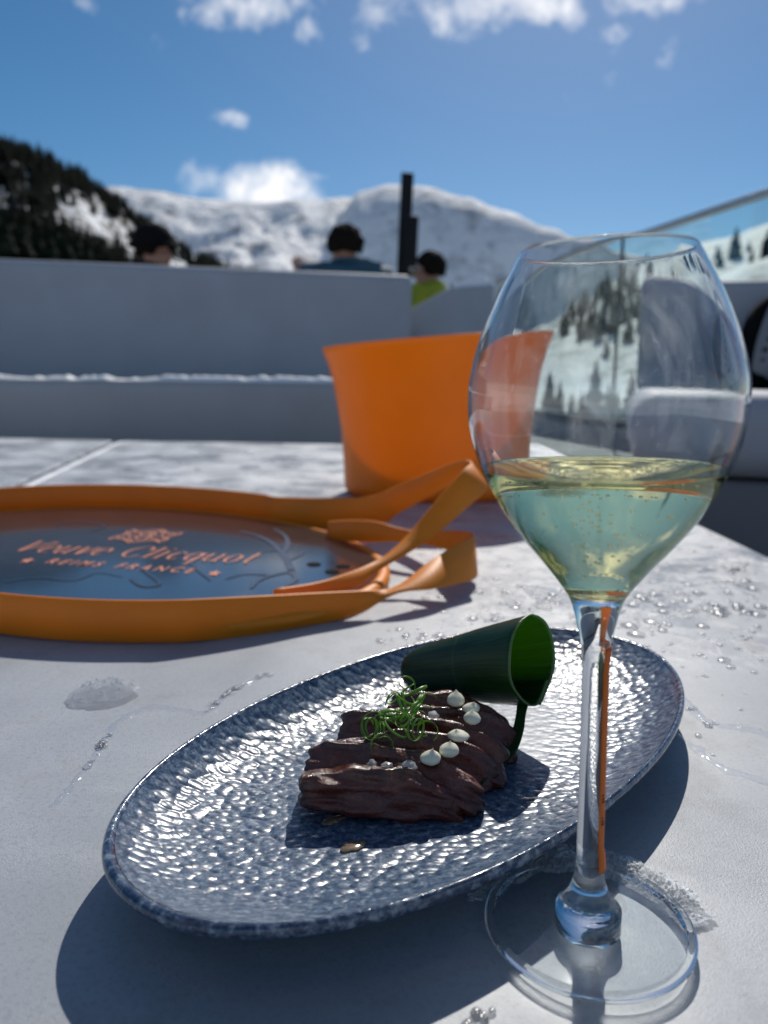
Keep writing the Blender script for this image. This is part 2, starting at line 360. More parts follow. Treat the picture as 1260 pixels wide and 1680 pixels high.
def tube(path, rad, n=10, cap=True):
    V = []; F = []; N = len(path); path = [Vector(p) for p in path]
    up = Vector((0, 0, 1)); prev = None
    for i, p in enumerate(path):
        d = (path[min(i+1, N-1)]-path[max(i-1, 0)]).normalized()
        if prev is None:
            x = d.cross(up)
            if x.length < 1e-3: x = d.cross(Vector((1, 0, 0)))
            x.normalize()
        else: x = (prev - d*prev.dot(d)).normalized()
        prev = x; y = d.cross(x); r = rad[i] if isinstance(rad, (list, tuple)) else rad
        V += [p+x*(r*cos(2*pi*k/n))+y*(r*sin(2*pi*k/n)) for k in range(n)]
    for i in range(N-1):
        for k in range(n):
            F.append((i*n+k, i*n+(k+1) % n, (i+1)*n+(k+1) % n, (i+1)*n+k))
    if cap: F += [tuple(range(n))[::-1], tuple(range((N-1)*n, N*n))]
    return V, F
def lerp_pts(P, x):
    if x <= P[0][0]: return P[0][1]
    for (a, b), (c, d) in zip(P, P[1:]):
        if x <= c: 
            t = (x-a)/(c-a); t = t*t*(3-2*t); return b+(d-b)*t
    return P[-1][1]
def fbm(x, y, z=0., oct=5): return noise.fractal(Vector((x, y, z)), .9, 2.1, oct)

# ------------------------------------------------------------------ ground, hills, mountains
def base_h(x, y):
    r = sqrt(x*x+y*y)
    h = -3.4 + .5*fbm(x*.03, y*.03) 
    if r > 110: h += (r-110)*.035
    return h
def polar(a0, a1, na, rs, hf):
    V = []; F = []
    for r in rs:
        for i in range(na+1):
            a = a0+(a1-a0)*i/na; x, y = r*sin(a), r*cos(a); V.append((x, y, hf(a, r)))
    for j in range(len(rs)-1):
        for i in range(na):
            k = j*(na+1)+i; F.append((k, k+1, k+na+2, k+na+1))
    return mesh(V, F)
def make_hill(name, pts, R, foot, fall, na, nr, mt, amp, seed, gexp=1.0, fs=.01, cam_amp=0., dome=False):
    E = sorted([(aim(px, py)) for px, py in pts])
    a0, a1 = E[0][0], E[-1][0]
    def h(a, r):
        fa = .6+.4*min(1, max(0, min((a-a0), (a1-a))/.12))
        Rr = R*(1+.05*sin(a*9+seed)); ft = foot*(1+.05*sin(a*7+seed*2))
        el = lerp_pts(E, a); hc = CAM_H + Rr*tan(el) + Rr*cam_amp*fbm(a*38, seed, 3.3)
        x, y = r*sin(a), r*cos(a); b0 = base_h(ft*sin(a), ft*cos(a))-1.5
        t = (r-ft)/(Rr-ft)
        nz = fbm(x*fs, y*fs, seed, 6)
        if t <= 1: 
            t = max(t, 0); g = sin(pi/2*t) if dome else t**gexp
            return b0+(hc-b0)*g + amp*nz*sin(pi*min(1, t*1.02))
        return hc-(r-Rr)*fall + amp*.4*nz*min(1, (t-1)*4)
    rs = [foot*.9+(R*1.06-foot*.9)*k/nr for k in range(nr+1)] + [R*1.06*(1.03**k) for k in range(1, 9)]
    o = link(name, polar(a0, a1, na, rs, h), mt); tag(o, kind='structure')
    return h
rs = [2.5*1.09**k for k in range(0, 92)]
g = link('terrain', polar(-pi, pi, 240, rs, lambda a, r: base_h(r*sin(a), r*cos(a)) if r < 900 else base_h(900*sin(a), 900*cos(a))), M['snow'])
tag(g, kind='structure')
left_pts = [(-700, 60), (-500, 120), (-300, 170), (-100, 215), (0, 240), (60, 255), (120, 285), (180, 325), (230, 360), (280, 395), (330, 425), (380, 448), (470, 462), (600, 480)]
hL = make_hill('wooded_hill', left_pts, 460, 130, .3, 110, 60, M['wooded'], 7, 1.3, 1.0, .012)
ridge_pts = [(-300, 380), (0, 340), (130, 312), (190, 305), (250, 312), (330, 325), (420, 331), (520, 327), (580, 322), (680, 330), (800, 350), (900, 420)]
make_hill('mountain', ridge_pts, 3600, 1200, .1, 170, 120, M['mountain'], 170, 4.1, 1.1, .0019, .0012)
peak_pts = [(470, 520), (530, 420), (560, 350), (590, 318), (640, 306), (690, 309), (760, 325), (830, 347), (900, 374), (960, 398), (1020, 425), (1120, 450), (1300, 470), (1700, 480)]
make_hill('mountain', peak_pts, 1900, 1610, .10, 150, 80, M['mountain'], 9, 8.7, .85, .006, .0012, True)
right_pts = [(800, 560), (880, 530), (950, 500), (1010, 474), (1060, 444), (1110, 424), (1150, 398), (1200, 388), (1260, 366), (1400, 320), (1700, 260), (2200, 240)]
hR = make_hill('hill', right_pts, 380, 95, .3, 110, 60, M['hillside'], 6, 5.5, 1.05, .015, .002)

# ------------------------------------------------------------------ conifers
def conifer(seed, H=10., detail=1):
    rnd = random.Random(seed); V = []; F = []
    lev = int(17*detail)+4
    for i in range(lev):
        t = i/(lev-1); z = H*(.10+.88*t); R = H*.21*(1-t)**.8*(.75+.5*rnd.random())+.04*H*(1-t)+.05
        nb = max(4, int((11-5*t)*detail))
        for k in range(nb):
            a = 2*pi*(k+rnd.random())/nb; rr = R*(.6+.6*rnd.random()); w_ = rr*.42+.12
            d = Vector((cos(a), sin(a), 0)); s = Vector((-sin(a), cos(a), 0))
            p0 = Vector((0, 0, z+.03*H)); p2 = d*rr+Vector((0, 0, z-rr*.38-.02*H)); p1 = d*rr*.55+s*w_+Vector((0, 0, z-rr*.3-.03*H*rnd.random())); p3 = d*rr*.55-s*w_+Vector((0, 0, z-rr*.3-.03*H*rnd.random()))
            pm = d*rr*.6+Vector((0, 0, z-rr*.08+.01*H)); b = len(V); V += [p0, p1, p2, p3, pm]
            F += [(b, b+1, b+4), (b+1, b+2, b+4), (b+2, b+3, b+4), (b+3, b, b+4)]
    return V, F
def trunk_vf(H): return tube([(0, 0, -.3), (0.05, 0, H*.4), (0, 0.03, H*.95)], [H*.018, H*.012, .02], 7)
def tree_root(loc, s, rz, label, group, var):
    r = empty('conifer_tree', loc, (0, 0, rz)); r.scale = (s, s, s)
    tag(r, label, 'tree', group)
    for src in PROTO[var]:
        c = src.copy(); COL.objects.link(c); c.parent = r
    return r
PROTO_ME = []
for v in range(3):
    cr = mesh(*conifer(20+v)); cr.materials.append(M['needles'])
    tk = mesh(*trunk_vf(10.)); tk.materials.append(M['bark']); PROTO_ME.append((cr, tk))
FAR_ME = []
for v in range(3):
    V, F = conifer(40+v, 10., .62); tv, tf = trunk_vf(10.); b = len(V); nf = len(F)
    me = mesh(V+tv, F+[tuple(i+b for i in f) for f in tf]); me.materials.append(M['needles']); me.materials.append(M['bark'])
    for p in me.polygons[nf:]: p.material_index = 1
    FAR_ME.append((V+tv, F+[tuple(i+b for i in f) for f in tf], me))
MASS = [conifer(60+v, 10., .36) for v in range(4)]
def near_tree(px, dist, toppy, label, group):
    a, el = aim(px, toppy); x, y = dist*sin(a), dist*cos(a); z0 = base_h(x, y)
    H = CAM_H+dist*tan(el)-z0; v = random.randrange(3)
    r = empty('conifer_tree', (x, y, z0), (0, 0, random.random()*6)); s = H/10; r.scale = (s*1.15, s*1.15, s)
    tag(r, label, 'tree', group)
    for me, nm in zip(PROTO_ME[v], ('crown', 'trunk')):
        o = bpy.data.objects.new(nm, me); COL.objects.link(o); o.parent = r
for (px, d, py) in [(-120, 64, 310), (-70, 60, 330), (-28, 66, 338), (5, 58, 346), (32, 63, 352), (58, 70, 362), (80, 60, 374), (104, 66, 372), (124, 74, 380), (142, 66, 396), (158, 78, 404), (172, 84, 420), (18, 80, 350), (92, 84, 366)]:
    near_tree(px, d, py, 'dark conifer of the near clump above the left end of the sofa', 'conifers in the near left clump')
RT = [(893, 66, 608, 'leftmost small conifer below the snow slope seen through the wine glass'), (912, 72, 626, None), (934, 62, 644, None), (952, 70, 640, None), (978, 60, 590, 'tallest dark conifer behind the glass fence seen through the wine glass'), (1000, 66, 630, None), (1016, 74, 640, None), (1042, 70, 612, None), (1075, 64, 600, None), (1110, 70, 610, None)]
for (px, d, py, lb) in RT:
    near_tree(px, d, py, lb or 'small dark conifer at the valley edge behind the glass fence', 'conifers beyond the glass fence')
def far_tree(x, y, z, s, label, group):
    o = bpy.data.objects.new('conifer_tree', random.choice(FAR_ME)[2]); COL.objects.link(o)
    o.location = (x, y, z); o.scale = (s*1.2, s*1.2, s); o.rotation_euler = (0, 0, random.random()*6); tag(o, label, 'tree', group)
# the wood on the left hill: the nearest ones on their own, the rest one mass
cand = []
for k in range(11000):
    a = random.uniform(-.62, -.08); r = random.uniform(150, 470)
    pxx = 630+1250*tan(a)/cos(PITCH); 
    x, y = r*sin(a), r*cos(a); z = hL(a, r)
    el = atan2(z-CAM_H, r); py = 620-1250*tan(el)
    dens = .72+.8*fbm(x*.018, y*.018, 7.7)+(.2 if r > 380 else 0)
    if 105 < pxx < 330 and py > 352+(pxx-105)*.28 and py < 410+(pxx-105)*.45: dens -= .9   # the ski run
    if py > 330 and pxx < 110: dens -= .25
    if pxx > 250 and py > 400: dens += .05
    if random.random() < dens: cand.append((r, x, y, z, random.uniform(.4, .85)))
cand.sort()
for (r, x, y, z, s) in cand[:160]: far_tree(x, y, z-.4, s, 'dark conifer in the wood low on the snowy left hill', 'conifers on the left hill')
V = []; F = []
for (r, x, y, z, s) in cand[160:5200]:
    v, f = random.choice(MASS); b = len(V); ca, sa = cos(r*7), sin(r*7)
    V += [(x+1.2*s*(p[0]*ca-p[1]*sa), y+1.2*s*(p[0]*sa+p[1]*ca), z-.4+s*p[2]) for p in v]; F += [tuple(i+b for i in ff) for ff in f]
o = link('forest', mesh(V, F), M['needles']); tag(o, 'dense dark conifer wood covering the upper left hill', 'forest', kind='stuff')
# right hillside
cR = []
for k in range(1500):
    a = random.uniform(.15, .62); r = random.uniform(120, 390); x, y = r*sin(a), r*cos(a); z = hR(a, r)
    pxx = 630+1250*tan(a)/cos(PITCH); py = 622-1250*tan(atan2(z-CAM_H, r))
    d1 = ((pxx-985)/62)**2+((py-525)/42)**2; d2 = ((pxx-1210)/75)**2+((py-442)/12)**2
    dens = 1.6*exp(-d1*1.2)+1.1*exp(-d2)+.2*(1 if pxx > 1130 and py < 445 else 0)*max(0, .4+fbm(x*.04, y*.04, 4.))+.10*max(0, fbm(x*.03, y*.03, 2.)*3)
    if random.random() < dens: cR.append((r, x, y, z))
for (r, x, y, z) in cR[:125]: far_tree(x, y, z-.4, random.uniform(.45, .9), 'small dark conifer scattered on the snowy right hillside', 'conifers on the right hillside')

# ------------------------------------------------------------------ terrace
FLZ = -.30
o = box('terrace_floor', (0, 2.6, FLZ-.15), (9, 14, .3), M['floor']); tag(o, kind='structure')

# glass fence
GT = 1.10
P1 = at(815, 462, z=GT+.04).to_2d(); P2 = at(1260, 309, z=GT+.04).to_2d(); P3 = P2+(P2-P1)*.30
fence = empty('glass_fence', (P2.x, P2.y, FLZ)); tag(fence, 'clear glass fence with steel top rail behind the wine glass', 'glass fence')
def seg_box(name, a, b, z0, z1, th, material, bev=0.):
    d = b-a; L = d.length; rot = Matrix.Rotation(atan2(d.y, d.x), 3, 'Z'); c = (a+b)/2
    o = box(name, (c.x-P2.x, c.y-P2.y, (z0+z1)/2-FLZ), (L, th, z1-z0), material, fence, bev, 2, rot); return o
dirn = (P2-P1)
J = P1+dirn*.64
seg_box('pane', P1, J-dirn.normalized()*.008, -.07, GT, .014, M['pane'])
seg_box('pane', J+dirn.normalized()*.008, P3, -.07, GT, .014, M['pane'])
seg_box('top_rail', P1, P3, GT, GT+.04, .04, M['steel'], .006)
seg_box('joint_strip', J-dirn.normalized()*.007, J+dirn.normalized()*.007, -.07, GT, .02, M['metal_dark'])
seg_box('bottom_channel', P1, P3, -.13, -.07, .07, M['metal_dark'], .004)
seg_box('plinth', P1, P3, FLZ, -.13, .12, M['floor'])

# black post
pb = at(661, 445, y=5.6); pt = at(668.5, 285, y=5.6)
post = empty('post', (pb.x, pb.y, FLZ)); tag(post, 'black metal post with a clamp box standing up behind the grey sofa', 'post')
ax = (pt-pb); low = pb+ax*((FLZ-pb.z)/ax.z); q = ax.normalized().to_track_quat('Z', 'Y').to_matrix()
bm = bmesh.new(); L = (pt-low).length; box_bm(bm, (low+pt)/2-Vector(post.location), (.088, .088, L), .01, 2, q); link('shaft', from_bm(bm), M['metal_dark'], post)
kk = at(674, 405, y=5.55); box('clamp_box', kk-Vector(post.location), (.10, .09, .40), M['metal_dark'], post, .012, 2, q)
box('base_plate', Vector((low.x, low.y, FLZ+.012))-Vector(post.location), (.3, .3, .024), M['metal_dark'], post, .004, 2)

# ------------------------------------------------------------------ sofas
def slab(name, a, b, z0, z1, thick, material, parent, bev, org):
    """upright or flat cushion between ground points a and b (front edge), going back by thick"""
    a, b = Vector(a), Vector(b); d = (b-a); L = d.length; n = Vector((-d.y, d.x)).normalized(); c = (a+b)/2+n*thick/2
    rot = Matrix.Rotation(atan2(d.y, d.x), 3, 'Z')
    o = box(name, (c.x-org[0], c.y-org[1], (z0+z1)/2-org[2]), (L, thick, z1-z0), material, parent, bev, 6, rot); return o
# left sofa, facing us across the table
org = (-1.2, 2.9, FLZ)
sofa = empty('sofa', org); tag(sofa, 'long pale grey outdoor sofa with a high flat back across the table', 'sofa')
def gp(px, y): v = at(px, 500, y=y); return (v.x, v.y)
def yf(x): return 2.72+.2*(x-.12)
zs = at(300, 624, y=2.58).z
BBx = at(677, 500, y=3.3).x; BB = (BBx, 3.3); BA = (-3.4, 3.3-.2*(BBx+3.4))
zb = at(640, 450, y=3.3).z
slab('seat', (-3.4, yf(-3.4)), (BBx-.02, yf(BBx-.02)), zs-.26, zs, .62, M['upholstery_seat'], sofa, .035, org)
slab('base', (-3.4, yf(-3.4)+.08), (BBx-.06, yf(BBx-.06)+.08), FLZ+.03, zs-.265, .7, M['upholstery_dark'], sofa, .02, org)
slab('backrest', BA, BB, FLZ+.12, zb, .17, M['upholstery'], sofa, .03, org)
# snow left along the front edge of the seat
V = []; F = []; NN = 260
for i in range(NN+1):
    t = i/NN; x = -3.3+(BBx-.05+3.3)*t; y = yf(x)+.012
    hgt = max(.0, .006+.010*fbm(x*9, 1.)+.012*fbm(x*34, 2.)+(.010 if x > -.75 else 0)); wd = .06+.03*fbm(x*6, 5.)
    for k, (u, hh) in enumerate([(0, -.004), (.012, hgt*.8), (.03, hgt), (wd*.7+.02, hgt*.7), (wd+.04, -.004)]): V.append((x, y+u, zs+hh))
for i in range(NN):
    for k in range(4): b = i*5+k; F.append((b, b+5, b+6, b+1))
o = link('snow', mesh(V, F), M['fresh_snow']); tag(o, 'thin crust of snow lying along the front of the sofa seat', 'snow', kind='stuff')
# second module: the slanted end wall next to it
yq = 3.45
pl = [at(670, 640, y=yq), at(670, 508, y=yq), at(740, 471, y=yq), at(812, 464, y=yq+.16), at(808, 640, y=yq+.16)]
cr_t = at(750, 470, y=yq); cr_b = at(750, 640, y=yq)
end = empty('sofa', (pl[0].x, pl[0].y, FLZ)); tag(end, 'grey sofa end with a sloping snowy top beside the yellow jacket', 'sofa')
def end_wall():
    fr = [Vector((pl[0].x, yq, FLZ)), pl[1], pl[2], cr_t, Vector((cr_t.x, yq, FLZ))]
    rt = [Vector((pl[3].x, yq+.16, FLZ)), pl[3]]
    off = Vector((.0, .16, 0)); O = Vector(end.location)
    V = [p-O for p in fr]+[p-O for p in rt]
    n = len(V); V += [p+off for p in V]
    F = [(0, 4, 3, 2, 1), (4, 5, 6, 3), (n+1, n+2, n+3, n+4, n+0), (n+3, n+6, n+5, n+4),
         (1, 2, n+2, n+1), (2, 3, n+3, n+2), (3, 6, n+6, n+3), (6, 5, n+5, n+6), (0, 1, n+1, n+0), (4, 0, n+0, n+4), (5, 4, n+4, n+5)]
    me = mesh(V, F); bm = bmesh.new(); bm.from_mesh(me)
    bmesh.ops.recalc_face_normals(bm, faces=bm.faces)
    bmesh.ops.bevel(bm, geom=list(bm.edges), offset=.018, segments=4, profile=.5, affect='EDGES')
    return from_bm(bm)
link('backrest', end_wall(), M['upholstery'], end)
box('seat', (.3, .65, .3), (.5, .6, .2), M['upholstery'], end, .03)
V = []; F = []
for i in range(41):
    t = i/40; p = at(742, 470, y=yq).lerp(at(810, 464, y=yq+.16), t); hh = .022+.014*fbm(t*7, 3.)
    for u, h2 in [(.0, -.006), (.01, hh), (.06, hh*1.2), (.13, hh), (.155, -.006)]: V.append((p.x, p.y+u, p.z+h2))
for i in range(40):
    for k in range(4): b = i*5+k; F.append((b, b+5, b+6, b+1))
o = link('snow', mesh(V, F), M['fresh_snow']); tag(o, 'sunlit snow on top of the sloping sofa end', 'snow', kind='stuff')
# right sofa
yr = 1.5
zt = at(1220, 642, y=yr+.05).z; zl = at(1220, 782, y=yr).z; xl = at(1040, 680, y=yr).x
org = (xl+.6, 1.9, FLZ)
sr = empty('sofa', org); tag(sr, 'low grey sofa with rounded seat cushion behind the right of the table', 'sofa')
SRA = radians(17); ex = Vector((cos(SRA), -sin(SRA))); ey = Vector((sin(SRA), cos(SRA))); s0_ = Vector((xl, yr))
slab('seat', s0_, s0_+ex*1.25, zl, zt, .85, M['upholstery'], sr, .06, org)
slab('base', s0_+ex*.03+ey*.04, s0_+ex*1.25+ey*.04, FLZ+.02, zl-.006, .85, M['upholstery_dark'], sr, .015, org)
ybk = 2.36
zbk = at(1220, 463, y=ybk).z
bk0 = at(1052, 600, y=ybk).to_2d()
slab('backrest', bk0, bk0+ex*1.2, zt-.02, zbk, .16, M['upholstery'], sr, .035, org)
# spotted cushion and black bag on it
cq = at(1235, 610, y=2.06)
cu = empty('cushion', (cq.x+.135, 2.0, zt-.02)); cu.rotation_euler = (radians(-16), radians(20), 0)
tag(cu, 'grey cushion with dark dots leaning on the right sofa', 'cushion')
bm = bmesh.new(); bmesh.ops.create_grid(bm, x_segments=24, y_segments=24, size=.5)
V = []; F = []; n = 22
for sgn in (-1, 1):
    for i in range(n+1):
        for j in range(n+1):
            u_, v_ = -1+2*i/n, -1+2*j/n; pf = (1-abs(u_)**3.)*(1-abs(v_)**3.); k_ = 1-.06*(u_*u_*v_*v_)
            V.append((u_*.19*k_, sgn*.055*pf**.6, .115+v_*.115*k_))
bm.free()
for s_ in (0, 1):
    for i in range(n):
        for j in range(n):
            b = s_*(n+1)**2+i*(n+1)+j; q4 = (b, b+n+1, b+n+2, b+1); F.append(q4 if s_ == 0 else q4[::-1])
link('cover', mesh(V, F), M['spotted'], cu)
bq = at(1262, 520, y=2.17)
bag = empty('bag', (bq.x+.07, 2.17, zt)); tag(bag, 'black rounded bag at the right edge on the grey sofa', 'bag')
bh = bq.z-zt
V = []; F = []; rings = 14; nn_ = 28
for i in range(rings+1):
    t = i/rings; zz = (bh+.075)*t; rr = (.085+.035*sin(pi*min(1, t*1.05)))*(1 if t < .8 else sqrt(max(0.02, 1-((t-.8)/.2)**2)))
    for k in range(nn_): 
        a = 2*pi*k/nn_; V.append((rr*1.15*math.copysign(abs(cos(a))**.8, cos(a)), rr*.7*math.copysign(abs(sin(a))**.8, sin(a)), zz+.012*t*sin(a*2)))
for i in range(rings):
    for k in range(nn_): F.append((i*nn_+k, i*nn_+(k+1) % nn_, (i+1)*nn_+(k+1) % nn_, (i+1)*nn_+k))
F += [tuple(range(nn_))[::-1], tuple(range(rings*nn_, (rings+1)*nn_))]
link('body', mesh(V, F), M['black_cloth'], bag)
tv, tf = tube(catmull([(-.07, 0, bh+.05), (-.05, -.02, bh+.12), (.02, -.02, bh+.13), (.07, 0, bh+.05)], 8), .009, 8); link('handle', mesh(tv, tf), M['upholstery'], bag)

# ------------------------------------------------------------------ people
def skin_mesh(nodes, sub=2):
    """nodes: list of (parent_index, pos, (rx,ry)); returns the grown surface as a mesh"""
    V = [n[1] for n in nodes]; E = [(n[0], i) for i, n in enumerate(nodes) if n[0] is not None]
    me = bpy.data.meshes.new('mesh'); me.from_pydata(V, E, []); ob = bpy.data.objects.new('tmp', me); COL.objects.link(ob)
    ob.modifiers.new('s', 'SKIN').use_smooth_shade = True
    sv = me.skin_vertices[0].data
    for i, n in enumerate(nodes): sv[i].radius = n[2] if isinstance(n[2], tuple) else (n[2], n[2])
    sv[0].use_root = True
    sb = ob.modifiers.new('u', 'SUBSURF'); sb.levels = sub; sb.render_levels = sub
    dg = bpy.context.evaluated_depsgraph_get(); res = bpy.data.meshes.new_from_object(ob.evaluated_get(dg))
    bpy.data.objects.remove(ob); bpy.data.meshes.remove(me); res.materials.clear(); return res
def body_nodes(larm, rarm):
    N = [(None, (0, 0, .50), (.16, .12)), (0, (0, .01, .66), (.145, .10)), (1, (0, .0, .84), (.165, .105)), (2, (0, -.01, .98), (.15, .09)), (3, (0, .005, 1.06), (.06, .06)), (4, (0, .02, 1.12), (.058, .06)),
         (5, (0, .035, 1.17), (.068, .085)), (6, (0, .035, 1.24), (.077, .094)), (7, (0, .03, 1.30), (.06, .075))]
    N += [(6, (0, .125, 1.185), (.014, .014)), (6, (0, .10, 1.125), (.035, .03)), (7, (.088, .02, 1.20), (.012, .022)), (7, (-.088, .02, 1.20), (.012, .022))]
    for s, arm in ((-1, larm), (1, rarm)):
        b = len(N); N.append((3, (s*.165, -.01, 1.0), (.065, .065)))
        sh, el, wr, fd = Vector((s*.165, -.01, 1.0)), Vector(arm[0]), Vector(arm[1]), Vector(arm[2])
        N += [(b, tuple(sh.lerp(el, .5)), .048), (b+1, tuple(el), .042), (b+2, tuple(el.lerp(wr, .5)), .036), (b+3, tuple(wr), .026), (b+4, tuple(wr+fd*.05), (.036, .022))]
        side = fd.cross(Vector((0, 0, 1))); side = side.normalized() if side.length > .1 else Vector((1, 0, 0))
        for k in range(4):
            p = wr+fd*.085+side*(.018*(k-1.5)); e = len(N); L = (.07, .08, .076, .06)[k]
            N += [(b+5, tuple(p), .0095), (e, tuple(p+fd*L*.5+Vector((0, 0, -.006))), .009), (e+1, tuple(p+fd*L+Vector((0, 0, -.022))), .008)]
        e = len(N); N += [(b+5, tuple(wr+fd*.035+side*s*-.036), .011), (e, tuple(wr+fd*.07+side*s*-.05+Vector((0, 0, -.008))), .009)]
    for s in (-1, 1):
        b = len(N)
        N += [(0, (s*.10, .03, .50), (.09, .09)), (b, (s*.12, .25, .52), .078), (b+1, (s*.125, .46, .51), .06), (b+2, (s*.125, .48, .30), .052), (b+3, (s*.125, .46, .09), .038), (b+4, (s*.13, .50, .04), (.042, .035)), (b+5, (s*.135, .60, .028), (.036, .024))]
    return N
def jacket_nodes(larm, rarm):
    N = [(None, (0, 0, .50), (.185, .15)), (0, (0, .01, .66), (.175, .135)), (1, (0, .0, .84), (.195, .14)), (2, (0, -.01, 1.02), (.19, .125)), (3, (0, .0, 1.10), (.105, .10)), (4, (0, .01, 1.145), (.082, .085))]
    for s, arm in ((-1, larm), (1, rarm)):
        b = len(N); sh, el, wr = Vector((s*.185, -.01, 1.05)), Vector(arm[0]), Vector(arm[1])
        N += [(3, tuple(sh), .085), (b, tuple(sh.lerp(el, .5)), .068), (b+1, tuple(el), .06), (b+2, tuple(el.lerp(wr, .5)), .05), (b+3, tuple(el.lerp(wr, .96)), .042)]
    return N
def hair_cap(rx, ry, rz, cut, rough=.008, seed=0):
    bm = bmesh.new(); bmesh.ops.create_icosphere(bm, subdivisions=4, radius=1)
    kill = [v for v in bm.verts if v.co.z < cut(v.co)]
    bmesh.ops.delete(bm, geom=kill, context='VERTS')
    for v in bm.verts:
        n = v.co.copy(); v.co = Vector((n.x*rx, n.y*ry, n.z*rz))*(1+rough*14*max(-.3, fbm(n.x*4, n.y*4, n.z*4+seed, 4)))
    bmesh.ops.solidify(bm, geom=list(bm.faces), thickness=.012)
    return from_bm(bm)
RELAX = (((-.24, .10, .76), (-.14, .36, .80), (.3, .95, 0)), ((.24, .10, .76), (.14, .36, .80), (-.3, .95, 0)))
def person(head_px, head_py, y, face, label, larm, rarm, jacket, hairm, hair_cut, hat=False, specs=False, scale=.98, seed=0):
    hp = at(head_px, head_py, y=y); p = empty('person', (hp.x, y, FLZ), (0, 0, face)); sc = (hp.z-FLZ)/1.215; p.scale = (sc*scale, sc*scale, sc)
    tag(p, label, 'person')
    link('body', skin_mesh(body_nodes(larm, rarm)), M['skin'], p)
    link('jacket', skin_mesh(jacket_nodes(larm, rarm)), jacket, p)
    N = [(None, (0, 0, .49), (.175, .145))]
    for s in (-1, 1):
        b = len(N); N += [(0, (s*.10, .03, .495), .105), (b, (s*.12, .25, .52), .092), (b+1, (s*.125, .46, .51), .075), (b+2, (s*.125, .48, .30), .066), (b+3, (s*.125, .46, .11), .06)]
    link('trousers', skin_mesh(N), M['navy_cloth'], p)
    h = link('hair', hair_cap(.092, .110, .108, hair_cut, .008, seed), hairm, p); h.location = (0, .015, 1.225)
    for s in (-1, 1):
        e = bpy.data.meshes.new('mesh'); bm = bmesh.new(); bmesh.ops.create_icosphere(bm, subdivisions=2, radius=.011); bm.to_mesh(e); bm.free()
        eo = link('eye', e, M['black_cloth'], p); eo.location = (s*.032, .115, 1.215)
    if hat:
        c = link('hat', hair_cap(.108, .126, .12, lambda v: -.05, .003, 4), M['black_cloth'], p); c.location = (0, .015, 1.24)
        tv, tf = tube([(.109*cos(a*pi/12), .015+.127*sin(a*pi/12), 1.232) for a in range(25)], .016, 8); link('hat_band', mesh(tv, tf), M['black_cloth'], p)
    if specs:
        bm = bmesh.new()
        for s in (-1, 1): box_bm(bm, (s*.034, .132, 1.213), (.052, .008, .04), .003, 2); box_bm(bm, (s*.082, .07, 1.218), (.005, .125, .008))
        box_bm(bm, (0, .134, 1.222), (.02, .006, .006)); link('sunglasses', from_bm(bm), M['steel'], p)
    # bench under the sitter
    b = empty('bench', (hp.x, y, FLZ), (0, 0, face)); hh = .37*sc
    tag(b, 'plain dark bench under '+{'hat': 'the person in a black hat', 'teal': 'the person in a teal jacket', 'lime': 'the person in a yellow jacket'}['hat' if hat else ('lime' if specs else 'teal')], 'bench')
    box('seat', (0, .02, hh-.02), (.5, .38, .04), M['metal_dark'], b, .005, 2)
    for sx in (-1, 1): box('leg', (sx*.21, .02, (hh-.04)/2), (.05, .3, hh-.04), M['metal_dark'], b)
    return p
std_cut = lambda v: -.55 if v.y < -.1 else -.55+.95*min(1, (v.y+.1)*1.1)
person(247, 408, 4.3, radians(-62), 'person in a black hat and dark clothes behind the left of the sofa', *RELAX, M['black_cloth'], M['hair_dark'], std_cut, hat=True)
person(567, 403, 4.2, radians(12), 'dark haired person in a teal jacket seen from behind over the sofa', ((-.20, .16, .86), (-.20, .30, 1.08), (0, .4, .9)), RELAX[1], M['teal'], M['hair_dark'], std_cut, seed=3, scale=1.1)
person(709, 442, 4.9, radians(62), 'dark haired person in sunglasses and yellow green jacket right of the post', *RELAX, M['lime'], M['hair_dark'], std_cut, specs=True, seed=9)

# ------------------------------------------------------------------ table
TX = .425
def seamx(y): return -.594-.163*(y-1.312)
tb = empty('table', (0, 1.2, FLZ)); tag(tb, 'pale stone topped low table with frost and water drops carrying the plate', 'table')
def top_poly(pts, th):
    n = len(pts); bm = bmesh.new()
    vs = [bm.verts.new((p[0], p[1]-1.2, -FLZ)) for p in pts]; f = bm.faces.new(vs)
    r = bmesh.ops.extrude_face_region(bm, geom=[f]); bmesh.ops.translate(bm, vec=(0, 0, -th), verts=[e for e in r['geom'] if isinstance(e, bmesh.types.BMVert)])
    bmesh.ops.recalc_face_normals(bm, faces=bm.faces)
    bmesh.ops.bevel(bm, geom=list(bm.edges), offset=.0025, segments=3, profile=.5, affect='EDGES')
    return from_bm(bm)
yl, yr_ = at(60, 718, z=0).y, at(800, 733, z=0).y
YF = 2.13
top = link('table_top', top_poly([(seamx(-.45), -.45), (TX, -.45), (TX-.015, YF), (seamx(2.2), YF+.03)], .03), M['stone'], tb, smooth=False)
box('pedestal', (-.1, 0, .13), (.5, 1.5, .26), M['metal_dark'], tb, .01)
t2 = empty('table', (-1.2, 1.3, FLZ)); tag(t2, 'second frosty table top at far left beyond the pale seam', 'table')
me = top_poly([(-1.75, -.3), (seamx(-.3)-.028, -.3), (seamx(2.25)-.028, 2.17), (-1.7, 2.24)], .03)
for v in me.vertices: v.co.x += 1.2; v.co.y += -.1
link('table_top', me, M['stone'], t2, smooth=False)
box('pedestal', (-.25, -.3, .13), (.5, 1.3, .26), M['metal_dark'], t2, .01)
V = []; F = []
for i in range(61):
    y = -.3+2.46*i/60
    for dx, z in [(-.027, -.014), (-.026, -.003+.002*fbm(y*9, 1)), (-.012, -.001+.003*fbm(y*14, 2)), (-.002, -.003), (-.001, -.014)]: V.append((seamx(y)+dx, y, z))
